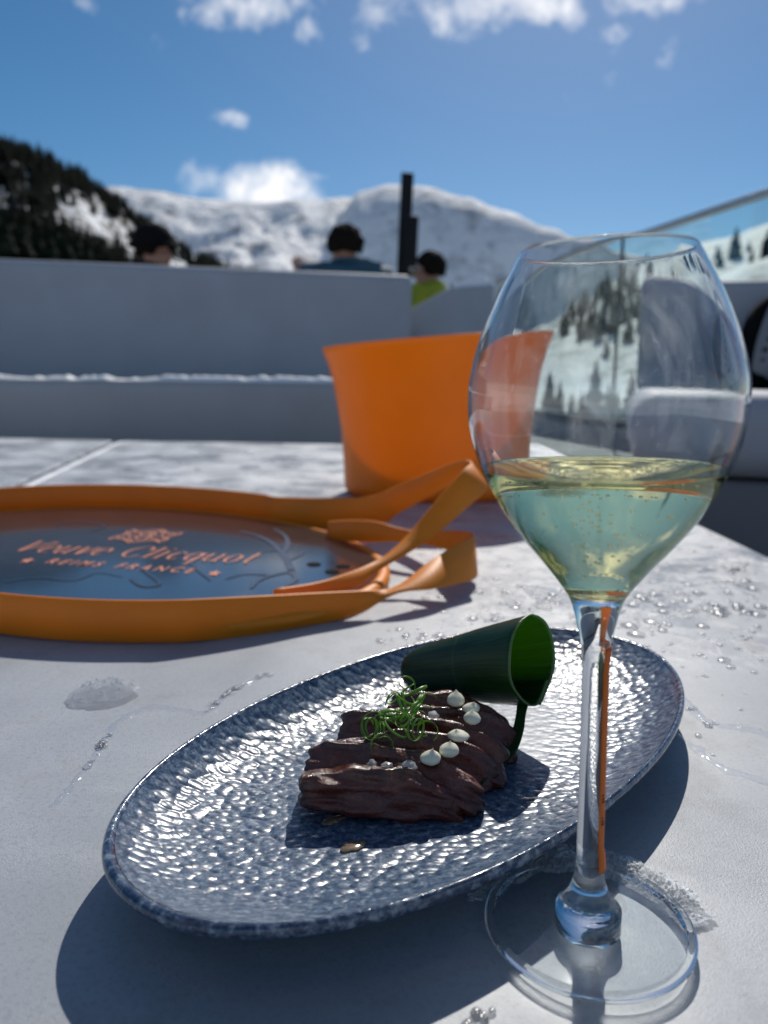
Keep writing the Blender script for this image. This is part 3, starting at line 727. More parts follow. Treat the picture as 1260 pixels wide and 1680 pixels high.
for i in range(60):
    for k in range(4): b = i*5+k; F.append((b, b+5, b+6, b+1))
F2 = [(i*5, i*5+4, (i+1)*5+4, (i+1)*5) for i in range(60)]
o = link('snow', mesh(V, F+F2), M['fresh_snow']); tag(o, 'pale line of snow packed in the seam between both tables', 'snow', kind='stuff')

# ------------------------------------------------------------------ water and slush on the table
def dome(V, F, x, y, rx, ry, h, rot=0., n=12, z0=.0006):
    b = len(V); R = [(1, 0), (.96, .3), (.8, .66), (.5, .9), (.2, .99)]
    for rr, hh in R:
        for k in range(n):
            a = 2*pi*k/n; u_, v_ = rx*rr*cos(a), ry*rr*sin(a); V.append((x+u_*cos(rot)-v_*sin(rot), y+u_*sin(rot)+v_*cos(rot), z0+h*hh))
    V.append((x, y, z0+h)); top_ = len(V)-1
    for j in range(len(R)-1):
        for k in range(n): F.append((b+j*n+k, b+j*n+(k+1) % n, b+(j+1)*n+(k+1) % n, b+(j+1)*n+k))
    for k in range(n): F.append((b+(len(R)-1)*n+k, b+(len(R)-1)*n+(k+1) % n, top_))
V = []; F = []
rd = random.Random(3)
def scatter(n, x0, x1, y0, y1, r0, r1):
    for k in range(n):
        px, py = rd.uniform(x0, x1), rd.uniform(y0, y1); p = at(px, py, z=0)
        if p.x > TX-.015 or ((p.x-.034)*.67+(p.y-.341)*.74)**2/.178**2+((p.x-.034)*-.74+(p.y-.341)*.67)**2/.094**2 < 1: continue
        r = r0+(r1-r0)*rd.random()**3; dome(V, F, p.x, p.y, r*rd.uniform(.8, 1.6), r, r*rd.uniform(.2, .4), rd.random()*3)
scatter(260, 1010, 1260, 870, 1010, .0014, .0062); scatter(120, 600, 1000, 960, 1060, .001, .0042); scatter(60, 1010, 1260, 1000, 1110, .0012, .0055); scatter(60, 790, 1000, 920, 1030, .001, .003)
scatter(40, 230, 480, 735, 785, .003, .009); scatter(10, 1100, 1260, 1100, 1250, .001, .002)
for (x0, y0, x1, y1, n) in [(450, 1103, 425, 1112, 6), (400, 1122, 336, 1168, 20), (178, 1203, 145, 1260, 18), (782, 1660, 764, 1692, 9), (812, 1652, 792, 1680, 6), (1150, 1185, 1190, 1200, 5)]:
    for k in range(n):
        t = rd.random(); p = at(x0+(x1-x0)*t+rd.gauss(0, 3), y0+(y1-y0)*t+rd.gauss(0, 3), z=0); r = rd.uniform(.0007, .0019); dome(V, F, p.x, p.y, r*1.3, r, r*.6, rd.random()*3)
m, t = mat('water_drop'); g_ = t.n('ShaderNodeBsdfGlass', ins={'Roughness': .2, 'IOR': 1.36}).outputs[0]; tr = t.n('ShaderNodeBsdfTransparent').outputs[0]
fin(t, t.n('ShaderNodeMixShader', ins={0: .25, 1: g_, 2: tr}).outputs[0]); M['drop'] = m
o = link('water_drops', mesh(V, F), M['drop']); tag(o, 'many small water drops scattered over the table', 'water', kind='stuff')
def trail(px, wd, h, seed):
    P = catmull([at(a, b, z=0) for a, b in px], 24); V = []; F = []
    for i, p in enumerate(P):
        d = (P[min(i+1, len(P)-1)]-P[max(i-1, 0)]).normalized(); s = Vector((-d.y, d.x, 0))
        w1 = wd*max(.15, 1+1.1*fbm(i*.09, seed)); w2 = wd*max(.15, 1+1.1*fbm(i*.08, seed+9)); hh = h*max(.3, 1+fbm(i*.1, seed+4))
        for u_, z in [(-w1, .0003), (-w1*.8, hh*.75), (0, hh), (w2*.8, hh*.75), (w2, .0003)]: q_ = p+s*u_; V.append((q_.x, q_.y, z))
    for i in range(len(P)-1):
        for k in range(4): b = i*5+k; F.append((b, b+5, b+6, b+1))
    return V, F
VV = []; FF = []
for px, wd, h, s in [([(450, 1104), (385, 1130), (340, 1168), (300, 1166), (250, 1160), (205, 1178), (180, 1200)], .0022, .0009, 1.), ([(180, 1200), (160, 1235), (140, 1262), (118, 1290), (85, 1325)], .0016, .0007, 4.),
                     ([(1112, 1142), (1150, 1178), (1190, 1192), (1230, 1196), (1280, 1215)], .003, .0011, 6.), ([(1105, 1205), (1150, 1235), (1190, 1262), (1280, 1290)], .0026, .001, 8.)]:
    V, F = trail(px, wd, h, s); b = len(VV); VV += V; FF += [tuple(i+b for i in f) for f in F]
o = link('water_trails', mesh(VV, FF), M['water']); tag(o, 'thin wandering trails of melt water on the table', 'water', kind='stuff')
def lump(name, label, inside, x0, x1, y0, y1, h, cell, seed, n=90, z0=.0004):
    """heap of wet ice grains; inside(x,y) in 0..1"""
    V = []; F = []; idx = {}
    for i in range(n+1):
        for j in range(n+1):
            x = x0+(x1-x0)*i/n; y = y0+(y1-y0)*j/n; k = inside(x, y); k = k+.16*fbm(x*140, y*140, seed) if k > 0 else 0
            if k > .12:
                d = noise.voronoi(Vector((x/cell, y/cell, seed)))[0][0]
                idx[i, j] = len(V); V.append((x, y, z0+h*min(1, k)**.6*(.55+.75*max(0, .8-d))+.0004))
    for i in range(n):
        for j in range(n):
            q_ = [(i, j), (i+1, j), (i+1, j+1), (i, j+1)]
            if all(a in idx for a in q_): F.append(tuple(idx[a] for a in q_))
    o = link(name, mesh(V, F), M['ice'] if 'lump' in name else M['wet_snow']); return tag(o, label, 'slush', kind='stuff' if 'film' in name else None)
c = at(172, 1142, z=0); hx = .0185
lump('slush_lump', 'small melting lump of grainy ice left of the plate', lambda x, y: 1-(abs((x-c.x)*.8+(y-c.y)*.35)/hx)**2-(abs((y-c.y)*.9-(x-c.x)*.35)/.017)**2, c.x-.03, c.x+.03, c.y-.03, c.y+.03, .0085, .0034, 2.)
GLX, GLY = .0717, .2325
def arc_in(x, y):
    d = sqrt((x-GLX)**2+(y-GLY)**2); a = math.degrees(atan2(y-GLY, x-GLX))
    if not -2 < a < 165: return 0
    k = min(1, (a+2)/25)*min(1, (165-a)/40)
    return max(0, 1-abs(d-.0385)/.0105)*k*(1.25 if a < 100 else .85)
lump('slush_ridge', 'ridge of wet slush piled behind the foot of the wine glass', arc_in, GLX-.055, GLX+.055, GLY-.01, GLY+.06, .0040, .0013, 5., 190)

# ------------------------------------------------------------------ plate
PCX, PCY, PA, PB, PANG = .0342, .3432, .1715, .0880, radians(48)
plate = empty('plate', (PCX, PCY, 0), (0, 0, PANG)); tag(plate, 'oval blue speckled plate with hammered glaze holding the meat', 'plate')
PZ = .0245
def plate_ring(s, z, n=200):
    out = []
    for k in range(n):
        a = 2*pi*k/n; p = 2.12; ca, sa = cos(a), sin(a); out.append((PA*s*math.copysign(abs(ca)**(2/p), ca), (PB-(1-s)*0.0)*s*math.copysign(abs(sa)**(2/p), sa), z))
    return out
def plate_part(prof, capfirst=False):
    V = []; F = []; n = 200
    for s, z in prof:
        V += plate_ring(s, z)
    for j in range(len(prof)-1):
        for k in range(n): F.append((j*n+k, j*n+(k+1) % n, (j+1)*n+(k+1) % n, (j+1)*n+k))
    return V, F
# well: from rim inward to the centre
prof = [(.972, PZ-.0012), (.955, PZ-.0035), (.92, PZ-.0075), (.87, PZ-.0118), (.80, PZ-.0155), (.70, PZ-.0182), (.58, PZ-.0196), (.45, PZ-.0203), (.3, PZ-.0206), (.15, PZ-.0207), (.05, PZ-.0207), (.002, PZ-.0207)]
prof = [(a, PZ-(PZ-b)*.74) for a, b in prof]
fine = []
for (a, b), (c_, d_) in zip(prof, prof[1:]):
    for k in range(4): t = k/4; fine.append((a+(c_-a)*t, b+(d_-b)*t))
fine.append(prof[-1])
V, F = plate_part([(s, z) for s, z in fine]); F = [f[::-1] for f in F]
me = mesh(V, [f[::-1] for f in F]); bm = bmesh.new(); bm.from_mesh(me); bmesh.ops.recalc_face_normals(bm, faces=bm.faces)
if sum(f.normal.z for f in bm.faces) < 0: bmesh.ops.reverse_faces(bm, faces=bm.faces)
uvl = bm.loops.layers.uv.new('UVMap')
for f in bm.faces:
    for l in f.loops:
        x, y = l.vert.co.x, l.vert.co.y
        l[uvl].uv = ((x*cos(PANG)-y*sin(PANG))/.0045, (x*sin(PANG)+y*cos(PANG))/.0033)
bm.to_mesh(me); bm.free()
attr = me.attributes.new('hammer', 'FLOAT', 'POINT')
for i, v in enumerate(me.vertices):
    s = sqrt((v.co.x/PA)**2+(v.co.y/PB)**2); attr.data[i].value = .10+.9*min(1, max(0, (s-.38)/.3))*(1 if s < .955 else max(0, (.99-s)/.035))
link('well', me, M['glaze'], plate)
rimp = [(.972, PZ-.0012), (.98, PZ), (.99, PZ+.0003), (.998, PZ-.0008), (1.0, PZ-.0022), (.996, PZ-.0040), (.98, PZ-.0058), (.94, PZ-.0085), (.88, .0110), (.76, .0042), (.70, .0012), (.685, .0004), (.66, .0004), (.645, .003), (.4, .005), (.002, .005)]
V, F = plate_part(rimp); me = mesh(V, F); bm = bmesh.new(); bm.from_mesh(me); bmesh.ops.recalc_face_normals(bm, faces=bm.faces)
if sum(f.normal.z*f.calc_area() for f in bm.faces) > 0: bmesh.ops.reverse_faces(bm, faces=bm.faces)
bm.to_mesh(me); bm.free()
link('rim', me, M['rim'], plate)
def well_z(x, y):
    dx, dy = x-PCX, y-PCY; lx, ly = dx*cos(PANG)+dy*sin(PANG), -dx*sin(PANG)+dy*cos(PANG); s = sqrt((lx/PA)**2+(ly/PB)**2)
    return lerp_pts(sorted(prof), s)

# ------------------------------------------------------------------ meat
def slab_slice(L, Hh, th, seed):
    """a roasted slice: long, thick, rounded; local x long, z up, y thickness"""
    bm = bmesh.new(); bmesh.ops.create_cube(bm, size=2); bmesh.ops.subdivide_edges(bm, edges=list(bm.edges), cuts=23, use_grid_fill=True)
    cr = []
    for v in bm.verts:
        p = v.co.copy(); q_ = Vector([math.copysign(abs(c_)**1.0, c_) for c_ in p])
        ln = (abs(p.x)**8+abs(p.y)**8+abs(p.z)**8)**(1/8); q_ = p/ln
        x, y, z = q_.x*L, q_.y*th, q_.z*Hh
        z *= 1-.30*(q_.x**2)+.26*fbm(q_.x*2.1, seed, 0, 2)
        x *= 1+.08*fbm(q_.z*1.6, seed+6, 0, 2)
        y += th*.35*fbm(q_.x*1.6, q_.z*1.6, seed, 2)+.004*fbm(q_.x*1., seed*2, 0, 2)
        n = q_.normalized(); k = .0009*fbm(x*100, y*100, z*100+seed, 2)+.0004*fbm(x*420, y*420, z*420+seed, 3)
        z -= .006*max(0, q_.x)**2*1.2
        v.co = Vector((x, y, z))+n*k
    me = from_bm(bm); at2 = me.attributes.new('crust', 'FLOAT', 'POINT')
    for i, v in enumerate(me.vertices):
        zz = v.co.z/Hh; xx = abs(v.co.x)/L; at2.data[i].value = min(1, max(0, (zz-.35)*2.2, (xx-.8)*5))
    return me
SL = [(.001, .2885, .034, .0098, 8, -20, 'front slice of roast meat nearest the viewer, dark and pink'), (.006, .2995, .038, .0112, -5, -36, 'second slice of roast meat from the front with a browned ridge'), (.014, .3120, .036, .0112, 7, -34, 'third slice of roast meat from the front under two cream dots'),
      (.019, .3255, .039, .0122, -8, -38, 'third slice of roast meat from the back under the onion curls'), (.031, .3390, .034, .0116, 6, -34, 'second slice of roast meat from the back near the leaf'), (.034, .3530, .031, .0116, -6, -36, 'rear slice of roast meat tucked under the leaf roll')]
for i, (x, y, L, Hh, a, ln_, lb) in enumerate(SL):
    zz = well_z(x, y)
    o = link('meat_slice', slab_slice(L, Hh, .0072, 3.3*i+1), M['meat']); o.location = (x, y, zz+Hh*.92+.0005)
    o.rotation_euler = (radians(ln_), radians(3), radians(a-2)); tag(o, lb, 'meat', 'slices of roast meat')

def on_meat(px, py, z): return at(px, py, z=z)
# cream dots
def dollop(r, h, seed):
    prof_ = [(.72, 0), (.95, .14), (1, .3), (.93, .48), (.72, .66), (.45, .78), (.24, .88), (.12, .97), (.03, 1.06), (0, 1.08)]
    me = revolve([(a*r, b*h) for a, b in prof_], 28)
    for v in me.vertices: k = (v.co.z/h); v.co.x += .0012*k*k*sin(seed); v.co.y += .001*k*k*cos(seed*2); v.co += Vector((fbm(v.co.x*300, v.co.y*300, seed), fbm(v.co.y*300, v.co.z*300, seed+4), 0))*.0006
    return me
DL = [(748, 1147, .036, .0052, .0075, 'rearmost white cream dot by the leaf roll'), (773, 1159, .035, .0048, .0058, 'second cream dot from the back, right of the rearmost'), (775, 1176, .0345, .0048, .0065, 'third cream dot from the back, tallest of the middle three'),
      (753, 1203, .033, .0058, .0052, 'widest flattened cream dot in the middle of the row'), (737, 1228, .0325, .0052, .0066, 'second cream dot from the front of the row'), (706, 1242, .031, .0052, .0075, 'foremost white cream dot with a peaked tip')]
for i, (px, py, z, r, h, lb) in enumerate(DL):
    p = at(px, py, z=z); o = link('cream_dot', dollop(r*.82, h*.85, i*1.7), M['cream']); o.location = (p.x, p.y, z-.0025); tag(o, lb, 'cream dot', 'cream dots on the meat')
M['sauce'] = simple('meat_juice', (.22, .15, .10), .15, .4, 200, 300, .1)
for (px, py, rx, ry, lb) in [(545, 1340, .0052, .0022, 'brown smear of meat juice just in front of the meat'), (578, 1384, .0058, .0030, 'smaller brown spot of meat juice nearest the plate rim')]:
    p = at(px, py, z=.0115); V = []; F = []; dome(V, F, 0, 0, rx, ry, .0008, 0, 40, 0)
    V = [(x*(1+.5*fbm(x*300, y*300, px)), y*(1+.5*fbm(x*300, y*300, px+3.)), z) for x, y, z in V]
    o = link('meat_juice', mesh(V, F), M['sauce']); o.location = (p.x, p.y, well_z(p.x, p.y)+.0003); o.rotation_euler = (0, 0, .5); tag(o, lb, 'sauce')
# spring onion curls
rc = random.Random(11)
def curl(r, turns, wd, th, pitch, seed):
    V = []; F = []; N = 40
    for i in range(N+1):
        t = i/N; a = turns*2*pi*t; rr = r*(1-.25*t+.1*sin(5*t+seed)); p = Vector((rr*cos(a), rr*sin(a), pitch*t)); n = Vector((cos(a), sin(a), .25*sin(a+seed))).normalized(); s = Vector((0, 0, 1))
        w_ = wd*(1-.6*abs(2*t-1)**3)
        V += [p+n*th+s*w_, p-n*th+s*w_, p-n*th-s*w_, p+n*th-s*w_]
    for i in range(N):
        for k in range(4): F.append((i*4+k, i*4+(k+1) % 4, (i+1)*4+(k+1) % 4, (i+1)*4+k))
    F += [(3, 2, 1, 0), (N*4, N*4+1, N*4+2, N*4+3)]
    return mesh(V, F)
spots = [(680, 1140, .052), (662, 1128, .05), (700, 1150, .05), (655, 1160, .053), (672, 1168, .054), (640, 1172, .052), (660, 1185, .052), (630, 1185, .05), (688, 1180, .051), (612, 1192, .048), (650, 1198, .050), (676, 1196, .049), (700, 1200, .046), (625, 1200, .047), (645, 1150, .054), (665, 1150, .057), (600, 1196, .046), (690, 1162, .052)]
for i, (px, py, z) in enumerate(spots):
    z -= .011; p = at(px+rc.uniform(-4, 4), py+rc.uniform(-3, 3), z=z); o = link('onion_curl', curl(rc.uniform(.0035, .0072), rc.uniform(.8, 1.7), rc.uniform(.00035, .0008), .00012, rc.uniform(.001, .006), i), M['chive'])
    o.location = p; o.rotation_euler = (rc.uniform(.5, 1.6), rc.uniform(-.6, .6), rc.uniform(0, 6)); tag(o, 'thin curl of green spring onion in the heap on the meat', 'garnish', 'spring onion curls in the heap')
o = link('onion_curl', curl(.0052, 1.35, .0006, .00014, .002, 5.), M['chive']); o.location = at(626, 1222, z=.033); o.rotation_euler = (1.35, .1, .3); tag(o, 'lone green spring onion curl lying in front of the heap', 'garnish')
for i, (px, py, z, s, lb) in enumerate([(672, 1256, .0295, .0030, 'largest white salt flake on the front of the meat'), (636, 1256, .0295, .0022, 'middle salt flake on the front slice'), (610, 1252, .0295, .0020, 'leftmost salt flake on the front slice'), (711, 1172, .037, .0022, 'salt flake lying beside the onion curls'), (648, 1262, .029, .0012, 'tiny salt grain between two flakes on the front slice')]):
    bm = bmesh.new(); bmesh.ops.create_icosphere(bm, subdivisions=2, radius=s)
    for v in bm.verts: v.co = Vector((v.co.x*1.1, v.co.y*.9, v.co.z*.6))*(1+.5*fbm(v.co.x*400+i, v.co.y*400, v.co.z*400, 3))
    o = link('salt_flake', from_bm(bm), M['salt'], None, False); o.location = at(px, py, z=z); tag(o, lb, 'salt', 'salt flakes on the meat')

# ------------------------------------------------------------------ rolled leaf
def leaf():
    A = at(668, 1104, y=.415); B = at(874, 1086, y=.352)
    d = (B-A).normalized(); s1 = d.cross(Vector((0, 0, 1))).normalized(); s2 = s1.cross(d)
    V = []; F = []; UV = []; NU, NV = 30, 76; tot_a = radians(395)
    for i in range(NU+1):
        u_ = i/NU; c0 = A.lerp(B, u_)
        R = .0105+.0115*u_**.8
        if u_ < .12: R *= .55+.45*sqrt(u_/.12)
        for j in range(NV+1):
            v_ = j/NV; a = radians(215)+tot_a*v_; rr = R*(1-.10*(1-v_))
            slant = .013*sin(a)*.4 if u_ > .5 else 0; tp_ = 1-.42*max(0, -sin(a))**2*u_
            V.append(c0+d*(slant*(u_-.5)*2)+s1*rr*cos(a)*.86*tp_+s2*rr*sin(a)*1.06+s2*.0009*u_*fbm(a*1.5, u_*3., 4.)); UV.append((u_, v_*1.5))
    for i in range(NU):
        for j in range(NV): b = i*(NV+1)+j; F.append((b, b+1, b+NV+2, b+NV+1))
    # tail that runs from under the mouth down onto the plate
    T1 = [at(868, 1150, y=.353), at(862, 1172, y=.345), at(858, 1200, y=.334), at(845, 1235, y=.322), at(818, 1262, y=.311), at(792, 1281, y=.303)]
    T2 = [at(842, 1120, y=.368), at(848, 1150, y=.357), at(843, 1190, y=.345), at(828, 1225, y=.333), at(806, 1258, y=.318), at(785, 1279, y=.306)]
    a_, b_ = catmull(T1, 8), catmull(T2, 8); b0 = len(V)
    for k, (p, q_) in enumerate(zip(a_, b_)):
        for jj in range(7):
            t = jj/6; V.append(p.lerp(q_, t)+Vector((0, .0, -.002*sin(pi*t)))); UV.append((k/len(a_), t*.5))
    for k in range(len(a_)-1):
        for jj in range(6): b = b0+k*7+jj; F.append((b, b+1, b+8, b+7))
    me = mesh(V, F); uvl = me.uv_layers.new(name='UVMap')
    for l in me.loops: uvl.data[l.index].uv = UV[l.vertex_index]
    return me, A, B, d, s1, s2
me, A, B, d, s1, s2 = leaf()
o = link('rolled_leaf', me, M['leaf']); sm = o.modifiers.new('thick', 'SOLIDIFY'); sm.thickness = .0006; sm.offset = 0
tag(o, 'glossy dark green leaf rolled into a cone beside the meat', 'leaf')

# ------------------------------------------------------------------ orange tray
TC = Vector((-.268, .757, 0)); TR = .240
tray = empty('tray', TC); tag(tray, 'round orange banded tray with glossy navy top and twisted ribbon handles', 'tray')
me = revolve([(0, .003), (TR*.6, .002), (TR-.006, .002), (TR, .005), (TR, .010), (TR-.003, .0128), (TR-.006, .0135), (TR-.008, .0128), (TR-.009, .0118)], 160); link('disc_edge', me, M['tray_orange'], tray)
me = revolve([(TR-.009, .0118), (TR*.7, .0118), (TR*.3, .0118), (0, .0118)], 160); link('disc_top', me, M['disc'], tray)
DZ = .0122
def ribbon(top, bot, th, name):
    V = []; F = []; N = len(top)
    for i in range(N):
        p, q_ = top[i]-TC, bot[i]-TC; d = (top[min(i+1, N-1)]+bot[min(i+1, N-1)]-top[max(i-1, 0)]-bot[max(i-1, 0)]).normalized(); w_ = (p-q_).normalized(); n = d.cross(w_).normalized()*th/2
        e = .0009
        V += [p+n-w_*e, p, p-n-w_*e, q_-n+w_*e, q_, q_+n+w_*e]
    for i in range(N-1):
        for k in range(6): F.append((i*6+k, i*6+(k+1) % 6, (i+1)*6+(k+1) % 6, (i+1)*6+k))
    F += [(5, 4, 3, 2, 1, 0), tuple((N-1)*6+k for k in range(6))]
    me = mesh(V, F); bm = bmesh.new(); bm.from_mesh(me); bmesh.ops.recalc_face_normals(bm, faces=bm.faces); bm.to_mesh(me); bm.free()
    return link(name, me, M['tray_orange'], tray)
RB = TR+.0035
def oval(x, y): return Vector((x*1.085-.36*y, y*1.02, 0))
def circ_pts(a0, a1, n, z, rr=RB): return [TC+oval(rr*cos(radians(a0+(a1-a0)*k/n)), rr*sin(radians(a0+(a1-a0)*k/n)))+Vector((0, 0, z)) for k in range(n+1)]
HB = .032
for ob in [c_ for c_ in COL.objects if c_.parent == tray]:
    for v in ob.data.vertices: q_ = oval(v.co.x, v.co.y); v.co.x, v.co.y = q_.x, q_.y
def px3(L): return [at(a, b, y=y) for a, b, y in L]
fa_t = circ_pts(185, 40, 22, .041); fa_b = circ_pts(185, 40, 22, .001)
At = fa_t+px3([(600, 815, .885), (650, 797, .86), (700, 776, .83), (740, 760, .79), (762, 755, .755), (772, 760, .73), (757, 774, .71), (715, 822, .695), (675, 870, .68), (640, 905, .662), (612, 922, .645), (575, 938, .62), (520, 955, .59), (450, 966, .56)])
Ab = fa_b+px3([(608, 866, .885), (655, 842, .86), (705, 815, .83), (752, 790, .795), (781, 783, .765), (797, 792, .735), (795, 807, .712), (755, 843, .692), (710, 882, .674), (668, 908, .657), (622, 936, .640), (583, 962, .615), (520, 988, .588), (450, 1003, .557)])
ribbon(catmull(At, 6), catmull(Ab, 6), .0024, 'ribbon_handle')
fb_t = circ_pts(186, 280, 22, HB); fb_b = circ_pts(186, 280, 22, .001)
Bt = fb_t+px3([(430, 977, .535), (520, 972, .558), (600, 968, .578), (650, 963, .60), (700, 925, .632), (738, 899, .652), (768, 883, .672), (777, 878, .69), (770, 873, .71), (742, 870, .725), (700, 872, .737), (660, 867, .752), (615, 855, .775), (575, 853, .80), (540, 855, .83)])
Bb = fb_b+px3([(430, 1044, .535), (520, 1027, .558), (600, 1001, .575), (652, 972, .585), (708, 966, .60), (750, 958, .628), (777, 951, .66), (782, 940, .685), (774, 925, .706), (740, 905, .725), (700, 894, .737), (655, 889, .752), (610, 890, .775), (570, 888, .80), (535, 886, .83)])
ribbon(catmull(Bt, 6), catmull(Bb, 6), .0024, 'ribbon_handle')

# lettering: skeleton strokes drawn with a broad nib
def arc(cx, cy, rx, ry, a0, a1, n=18): return [(cx+rx*cos(radians(a0+(a1-a0)*k/n)), cy+ry*sin(radians(a0+(a1-a0)*k/n))) for k in range(n+1)]
GLYPH = {
 'V': (1.25, [[(0.05, 1.5), (.5, 0), (1.15, 1.5)], [(-.12, 1.48), (.28, 1.48)], [(.95, 1.48), (1.3, 1.48)]]),
 'e': (.86, [[(.08, .5), (.74, .56)]+arc(.41, .5, .34, .5, 15, 310)]),
 'u': (1.0, [[(.08, 1), (.08, .35)]+arc(.36, .32, .28, .32, 180, 330), [(.76, 1), (.76, .1), (.9, 0)], [(-.06, .98), (.1, .98)], [(.6, .98), (.78, .98)]]),
 'v': (.86, [[(.06, 1), (.38, 0), (.78, 1)], [(-.06, .98), (.2, .98)], [(.64, .98), (.88, .98)]]),
 'C': (1.35, [arc(.68, .75, .62, .75, 45, 318, 26), [(1.16, 1.3), (1.16, .98)]]),
 'l': (.45, [[(.12, 1.5), (.12, .02)], [(-.06, 1.48), (.12, 1.48)], [(-.04, .02), (.3, .02)]]),
 'i': (.45, [[(.12, 1), (.12, .02)], [(-.06, .98), (.12, .98)], [(-.04, .02), (.3, .02)], [(.14, 1.36), (.14, 1.42)]]),
 'c': (.8, [arc(.4, .5, .34, .5, 50, 312)]),
 'q': (.95, [arc(.4, .5, .34, .5, 0, 360), [(.76, 1), (.76, -.5)], [(.6, -.48), (.92, -.48)]]),
 'o': (.9, [arc(.4, .5, .36, .5, 0, 360)]),
 't': (.6, [[(.22, 1.38), (.22, .2), (.34, .02), (.52, .1)], [(-.02, .98), (.48, .98)]]),
 ' ': (.5, []),
}
zc = [0]
def stroke(V, F, pl, nib, thin, slant, sc, ox, oy, z):
    for (x0, y0), (x1, y1) in zip(pl, pl[1:]):
        p = Vector(((x0+slant*y0), y0)); q_ = Vector(((x1+slant*y1), y1)); d = q_-p
        if d.length < 1e-6: continue
        nv = Vector(nib)/2; tn = Vector((-d.y, d.x)).normalized()*thin/2
        if abs(nv.dot(tn.normalized())) < thin/2: nv = tn
        zc[0] += 1; zz = z+zc[0]*2.2e-6; b = len(V)
        if nv.dot(tn) < 0: nv = -nv
        e = d.normalized()*.02
        V += [(ox+sc*a.x, oy+sc*a.y, zz) for a in (p-nv-e, q_-nv+e, q_+nv+e, p+nv-e)]; F.append((b, b+1, b+2, b+3))
def lettering(text, width, slant=.12, nib=(.17, .02), thin=.04):
    tw = sum(GLYPH[c_][0]+.22 for c_ in text); sc = width/tw; V = []; F = []; x = 0
    for c_ in text:
        for pl in GLYPH[c_][1]: stroke(V, F, pl, nib, thin, slant, sc, sc*x, 0, DZ)
        x += GLYPH[c_][0]+.22
    return V, F, sc
tv0 = at(18, 903, z=.012); tv1 = at(428, 926, z=.012); tw = (tv1-tv0).length; tang = atan2(tv1.y-tv0.y, tv1.x-tv0.x)
V, F, sc = lettering('Veuve Clicquot', tw*.97)
o = link('name_lettering', mesh(V, F), M['print_pink'], tray, False); o.location = (tv0-TC)*Vector((1, 1, 0)); o.location.z = 0; o.rotation_euler = (0, 0, tang)
for v in o.data.vertices: v.co.y *= 1.75
# second line in small capitals
def text_mesh(s, size, space):
    cu_ = bpy.data.curves.new('t', 'FONT'); cu_.body = s; cu_.size = size; cu_.space_character = space; cu_.offset = size*.012; cu_.align_x = 'CENTER'
    ob = bpy.data.objects.new('tmp', cu_); COL.objects.link(ob); bpy.context.view_layer.update()
    me = bpy.data.meshes.new_from_object(ob.evaluated_get(bpy.context.evaluated_depsgraph_get())); bpy.data.objects.remove(ob); bpy.data.curves.remove(cu_); me.materials.clear(); return me
s0 = at(45, 920, z=.012); s1_ = at(352, 941, z=.012); mid_ = (s0+s1_)/2; ang2 = atan2(s1_.y-s0.y, s1_.x-s0.x)
for word, nm, dx in (('REIMS', 'town_lettering', -.047), ('FRANCE', 'country_lettering', .034)):
    me = text_mesh(word, .0145, 1.6)
    for v in me.vertices: v.co.y *= 1.7
    o = link(nm, me, M['print_pink'], tray, False); o.location = (mid_.x-TC.x+dx*cos(ang2), mid_.y-TC.y-.005+dx*sin(ang2), DZ+.0002); o.rotation_euler = (0, 0, ang2)
for p in (s0, s1_):
    V = []; 
    for k in range(10): a = pi/2+2*pi*k/10; rr = .0062 if k % 2 == 0 else .003; V.append((rr*cos(a), 1.7*rr*sin(a), 0))
    V.append((0, 0, 0)); F = [(10, k, (k+1) % 10) for k in range(10)]
    o = link('star', mesh(V, F), M['print_pink'], tray, False); o.location = (p.x-TC.x, p.y-TC.y, DZ+.0002)
# emblem: scrolled cartouche with an interlaced monogram
V = []; F = []
cart = [(-1, .75), (-.82, .55), (-.45, .62), (0, 1.0), (.45, .62), (.82, .55), (1, .75), (1.08, .4), (.9, .0), (1.08, -.4), (1, -.75), (.82, -.55), (.45, -.62), (0, -1.0), (-.45, -.62), (-.82, -.55), (-1, -.75), (-1.08, -.4), (-.9, 0), (-1.08, .4), (-1, .75)]
inner = [(x*.84, y*.80) for x, y in cart]
for pl in (cart, inner, arc(0, 0, .22, .5, 0, 360), arc(-.45, 0, .16, .28, 20, 340), arc(.45, 0, .16, .28, 200, 520), [(-.25, -.4), (0, .4), (.25, -.4)]):
    stroke(V, F, pl, (.05, .05), .055, 0, 1, 0, 0, 0)
e0 = at(240, 880, z=.012)
V = [(x*.0290, y*.036, DZ+zz) for x, y, zz in V]
o = link('emblem', mesh(V, F), M['print_pink'], tray, False); o.location = (e0.x-TC.x, e0.y-TC.y, .0001); o.rotation_euler = (0, 0, ang2)
# printed twig motif and drill holes at the right of the disc
V = []; F = []
def twig(pts, w0):
    P = catmull([Vector((*at(a, b, z=.012).to_2d(), 0)) for a, b in pts], 8)
    for i in range(len(P)-1):
        d = (P[i+1]-P[i]); n = Vector((-d.y, d.x, 0)).normalized(); a_ = w0*(1-.5*i/len(P)); zc[0] += 1; zz = DZ+.0001+zc[0]*2e-7; b = len(V)
        for q_ in (P[i]-n*a_-d*.1, P[i+1]-n*a_+d*.1, P[i+1]+n*a_+d*.1, P[i]+n*a_-d*.1): V.append((q_.x-TC.x, q_.y-TC.y, zz))
        F.append((b, b+1, b+2, b+3))
for pts, w_ in [([(478, 935), (468, 915), (448, 893), (425, 880), (395, 872)], .0035), ([(462, 910), (472, 895), (468, 880), (450, 868)], .003), ([(470, 920), (490, 912), (500, 903)], .002), ([(478, 938), (450, 943), (425, 952), (412, 965)], .003), ([(478, 938), (486, 950), (470, 962)], .003), ([(440, 943), (400, 942), (370, 950)], .002), ([(455, 902), (430, 905)], .002)]: twig(pts, w_)
